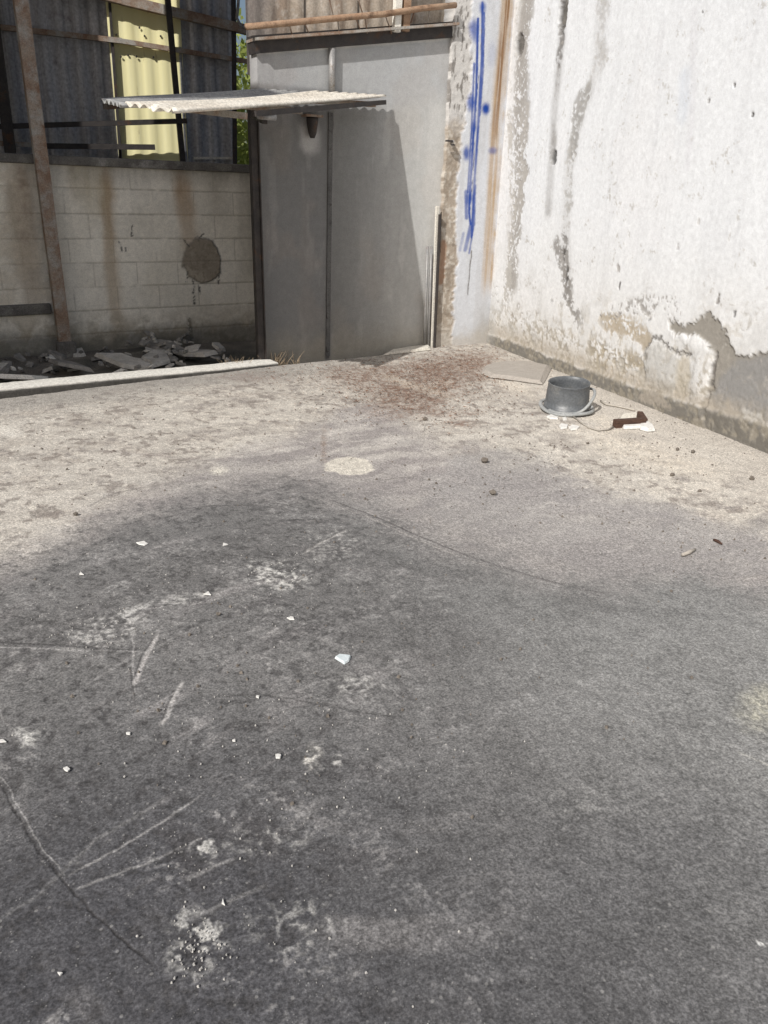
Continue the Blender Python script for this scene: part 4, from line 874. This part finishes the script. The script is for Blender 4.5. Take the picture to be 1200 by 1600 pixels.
# ------------------------------------------------------------------ bucket
def build_bucket():
    c = ground_at(884, 642); c[2] = .004
    k = thing('plastic_bucket', c, 'dark grey plastic bucket with a thick hoop handle slumped round its base', 'bucket')
    pl = mat_plain('grey_plastic', (.085, .092, .100), (.125, .132, .138), 5, .45, 0, .15, .002, (6, .5, .7, (.16, .16, .155)), None, .5)
    pl2 = mat_plain('pale_grey_plastic', (.24, .25, .25), (.33, .335, .33), 8, .5, 0, .15, .002)
    n = 48
    prof = [(.158, .0), (.163, .012), (.160, .05), (.153, .055), (.150, .10), (.143, .19), (.139, .235), (.142, .242), (.139, .246), (.134, .242), (.131, .20), (.137, .10), (.143, .03), (.0, .028)]
    V = []; 
    for r, z in prof:
        for j in range(n):
            t = 2*pi*j/n; sq = 1+.045*cos(2*t+.6)*(z/.24)+.02*cos(3*t-1)*(z/.24)-.05*max(0, cos(t+2.2))**4*max(0, 1-abs(z-.14)/.09); V.append((c[0]+r*sq*cos(t), c[1]+r*sq*sin(t), c[2]+z*(1+.02*sin(t+1))))
    fs = [(i*n+j, i*n+(j+1) % n, (i+1)*n+(j+1) % n, (i+1)*n+j) for i in range(len(prof)-1) for j in range(n)]
    fs.append(tuple(range(n))[::-1])
    link_mesh('body', np.array(V), fs, pl, k, True)
    def hoop(r0, zf, r, mat, nm, t0=0, t1=2*pi, bulge=0.0):
        m = MB(); N = 56; pts = []
        for j in range(N+1):
            t = t0+(t1-t0)*j/N; rr = r0+bulge*max(0, cos(t))**3; pts.append((c[0]+rr*cos(t), c[1]+rr*sin(t), c[2]+zf(t)))
        m.tube(pts, r, 9); return m.build(nm, mat, k, True)
    hoop(.184, lambda t: .022+.008*sin(3*t), .015, pl2, 'base_hoop')
    # the bail: pinned high on the right, dropped low across the front
    a0 = radians(-20.5)
    hoop(.170, lambda t: .055+.115*max(0, cos(t-a0-.15))**2.2-.028*max(0, cos(t-a0+2.2)), .011, pl2, 'handle', a0-2.55, a0+.65, .02)
    m = MB(); q = np.array([c[0]+.155*cos(a0+.5), c[1]+.155*sin(a0+.5), c[2]+.165]); m.tube([q-np.array([.01, 0, 0]), q+np.array([.03, 0, 0])], .018, 12); m.build('handle_lug', pl, k, True); k.rotation_euler = (radians(5), radians(-2), 0); k.location.z += .012; k.scale = (1.05, 1.05, .85)
build_bucket()

# ------------------------------------------------------------------ loose items on the yard
def outline(nm, q, h, mat, lab, cat, z=.004, group=None, rng_=random):
    m = MB(); m.slab([ground_at(u, v, z) for u, v in q][::-1], h, .1, rng_); return tag(m.build(nm, mat, bevel=min(.004, h*.2)), lab, cat, group)
outline('cement_board', [(751, 583), (758, 571), (790, 566), (830, 568), (863, 573), (855, 590), (848, 601), (800, 594), (765, 590)], .028, M['slab'], 'flat grey fibre cement board lying near the foot of the white wall', 'board', .006)
def build_angle():
    p = ground_at(962, 660, .0); k = thing('wooden_bracket', p, 'dark brown L shaped piece of wood lying near the white wall', 'wood')
    a = ground_at(960, 664, .02); b = ground_at(1006, 661, .02); c = ground_at(996, 652, .02)
    m = MB(); m.bar(a+np.array([0, 0, .008]), b+np.array([0, 0, .008]), .05, .058); m.build('long_leg', M['wood'], k, bevel=.003); m = MB(); m.bar(b+np.array([.02, .018, 0]), c+np.array([.03, .02, .015]), .04, .05); m.build('short_leg', M['wood'], k, bevel=.003)
build_angle()
outline('cement_board', [(966, 658), (1000, 655), (994, 645), (972, 648)], .010, M['concrete'], 'small pale board lying inside the corner of the brown wooden bracket', 'board')
outline('flat_stone', [(972, 668), (980, 664), (1003, 664), (1004, 670), (988, 671), (974, 671)], .022, M['chip'], 'flat white stone in front of the brown wooden bracket, the left of two', 'stone')
outline('flat_stone', [(1000, 672), (998, 664), (1008, 660), (1020, 667), (1024, 674), (1012, 675)], .026, M['chip'], 'flat white stone in front of the brown wooden bracket, the right of two', 'stone')
for q, lab in (([(853, 652), (860, 649), (873, 653), (872, 656), (858, 655)], 'long white chip touching the bucket, at the left of its base'), ([(878, 654), (884, 653), (886, 657), (880, 658)], 'tiny white chip just below the bucket'),
               ([(873, 667), (876, 663), (888, 665), (886, 670), (876, 671)], 'white chip in front of the bucket, the left of the pair furthest forward'), ([(888, 669), (894, 665), (906, 668), (902, 672), (892, 673)], 'white chip in front of the bucket, the right of the pair furthest forward')):
    outline('white_chip', q, .012, M['chip'], lab, 'chip')
m = MB(); pts = [ground_at(u, v, .012) for u, v in ((895, 650), (908, 660), (920, 668), (935, 672), (950, 671), (958, 667))]; m.tube(pts, .006, 7); tag(m.build('old_cord', M['cord'], smooth=True), 'thin grey cord curling between the bucket and the brown wooden bracket', 'cord')
m = MB(); pts = [ground_at(u, v, .012) for u, v in ((938, 626), (948, 632), (962, 634), (980, 638), (992, 641))]; m.tube(pts, .007, 7); tag(m.build('dry_root', M['twig'], smooth=True), 'thin brown dry root beside the skirting of the white wall', 'root')
m = MB(); pts = [ground_at(u, v, .012) for u, v in ((1066, 867), (1076, 863), (1086, 858))]; m.tube(pts, [.007, .010, .006], 7); tag(m.build('twig', M['twig'], smooth=True), 'short pale stick lying on the grey ground at the right', 'stick')
m = MB(); m.tube([ground_at(u, v, .008) for u, v in ((1115, 843), (1122, 846), (1128, 850))], [.006, .008, .004], 6); tag(m.build('twig', M['wood'], smooth=True), 'small dark stick near the right edge, beyond the pale one', 'stick')
# pale chips on the dark ground (pixel outline kept loose, real size a few centimetres)
def chip(u, v, ru, rv, lab, mat='chip', h=.004):
    n = rng.randint(3, 5); q = []
    a0 = rng.random()*6
    for j in range(n):
        t = a0-2*pi*j/n; k_ = .5+.8*rng.random(); q.append((u+ru*k_*cos(t), v+rv*k_*sin(t)))
    return outline('white_chip', q, h, M[mat], lab, 'chip', .003, None, rng)
for a in ((222, 850, 13, 4, 'long thin white chip near the upper edge of the dark ground'), (351, 851, 5, 2.5, 'small white chip right of the long one near the edge of the dark ground'), (126, 897, 5, 3, 'white chip near the left edge, beyond the long groove'),
          (324, 928, 9, 4, 'bright white chip at the end of a chalky streak in the left half'), (455, 966, 6, 4, 'white chip between the chalky patch and the pale blue shard'), (104, 1203, 5, 4, 'white chip alone near the left edge, above the long crack'),
          (435, 1181, 5, 5, 'blocky white chip left of two chalk smears'), (94, 1523, 6, 6, 'white chip nearest the bottom left corner'), (348, 1411, 3.5, 7, 'upright white chip above the powdery white patch'), (365, 1158, 4, 2.5, 'tiny white chip left of the blocky one'),
          (3, 1158, 7, 3, 'white chip cut by the left edge of the picture'), (402, 1089, 4, 2.5, 'tiny white chip on the faint dark line left of centre'), (200, 1146, 5, 3, 'white chip below the two short gouges')): chip(*a)
outline('glass_shard', [(522, 1029), (530, 1024), (549, 1026), (546, 1034), (538, 1039)], .010, M['shard'], 'pale blue angular shard lying on the dark ground', 'shard', .004)
for u, v, r, lab in ((757, 723, .032, 'dark stone near the middle of the yard, larger of two'), (770, 773, .026, 'dark stone near the middle of the yard, nearer the camera'), (341, 962, .012, 'small dark pebble on the chalky ground at the left'), (664, 657, .024, 'dark stone on the brown leaf litter'),
                     (1050, 744, .02, 'dark pebble on the pale sand toward the right'), (1174, 750, .022, 'dark pebble on the pale sand at the right edge'), (1058, 704, .018, 'dark pebble on the pale sand below the loose render'), (1082, 708, .02, 'second dark pebble on the pale sand below the loose render'), (119, 806, .018, 'dark pebble where pale and dark ground meet at the left'),
                     (918, 694, .014, 'dark pebble on the pale sand below the bucket'), (38, 617, .03, 'pale round stone against the face of the kerb'), (1093, 769, .014, 'dark pebble on the pale sand, in line with the edge of the worn zone')):
    m = MB(); p = ground_at(u, v); p[2] = .002; stone(m, p, r*.8, .7, rng); tag(m.build('stone', M['rubble_pale'] if u == 38 else M['pebble'], smooth=False), lab, 'stone')

# uncountable grit and leaf litter
def grit(nm, zones, mat, smin, smax, flat, leaf=False):
    R_ = np.random.default_rng(len(nm)); V = []; Fc = []
    for (u, v, su, sv, n) in zones:
        for i in range(n):
            uu, vv = R_.normal(u, su), R_.normal(v, sv)
            if vv < 540: continue
            p = ground_at(uu, vv)
            if p[1] > edge_y(p[0])-.03 or p[0] > XR-.03: continue
            s = smin+(smax-smin)*R_.random()**2.5; b = len(V); a = R_.random()*6.28; z = .004
            if leaf:
                tx, ty = R_.normal(0, .35, 2)
                for dx, dy in ((-1, 0), (0, -.5), (1, 0), (0, .5)):
                    X_, Y_ = s*(dx*cos(a)-dy*sin(a)), s*(dx*sin(a)+dy*cos(a)); V.append((p[0]+X_, p[1]+Y_, z+.004+abs(tx*X_+ty*Y_)))
                Fc.append((b, b+1, b+2, b+3))
            else:
                for j in range(4):
                    q = s*(.7+.6*R_.random()); V.append((p[0]+q*cos(a+j*1.57), p[1]+q*sin(a+j*1.57), z-.003))
                for j in range(4):
                    q = s*(.4+.4*R_.random()); V.append((p[0]+q*cos(a+j*1.57), p[1]+q*sin(a+j*1.57), z+s*flat*(.7+.6*R_.random())))
                Fc += [(b+4, b+5, b+6, b+7)] + [(b+j, b+(j+1) % 4, b+4+(j+1) % 4, b+4+j) for j in range(4)]
    o = link_mesh(nm, np.array(V), np.array(Fc), mat, None, False, None, (0, 0, 0)); return o
o = grit('dark_grit', ((1000, 690, 130, 35, 300), (660, 600, 110, 36, 500), (900, 640, 160, 40, 200), (300, 640, 200, 40, 160), (200, 720, 160, 40, 120), (800, 760, 200, 40, 160), (1100, 850, 80, 30, 60), (500, 1000, 300, 120, 140)), M['pebble'], .002, .008, .6)
tag(o, 'dark grit scattered over the pale part of the yard', 'grit', kind='stuff')
o = grit('pale_grit', ((1080, 850, 80, 26, 70), (310, 1480, 22, 30, 90), (170, 985, 60, 24, 110), (430, 905, 40, 24, 120), (400, 1150, 160, 90, 110), (500, 1300, 140, 120, 90), (300, 900, 150, 60, 100), (700, 620, 100, 40, 200), (960, 665, 60, 12, 60), (320, 1330, 50, 24, 30), (880, 665, 26, 7, 22)), M['crumb'], .0007, .0034, .35)
tag(o, 'pale grit and crumbs scattered over the dark part of the yard', 'grit', kind='stuff')
leaf = mat_plain('dead_leaf', (.12, .065, .04), (.22, .13, .085), 30, .9)
o = grit('leaf_litter', ((690, 585, 70, 24, 2200), (620, 605, 80, 26, 1500), (740, 562, 45, 14, 900), (480, 585, 70, 10, 300), (700, 650, 40, 10, 120)), leaf, .005, .016, .3, True)
tag(o, 'brown leaf litter gathered in front of the pier and grey wall', 'leaf litter', kind='stuff')
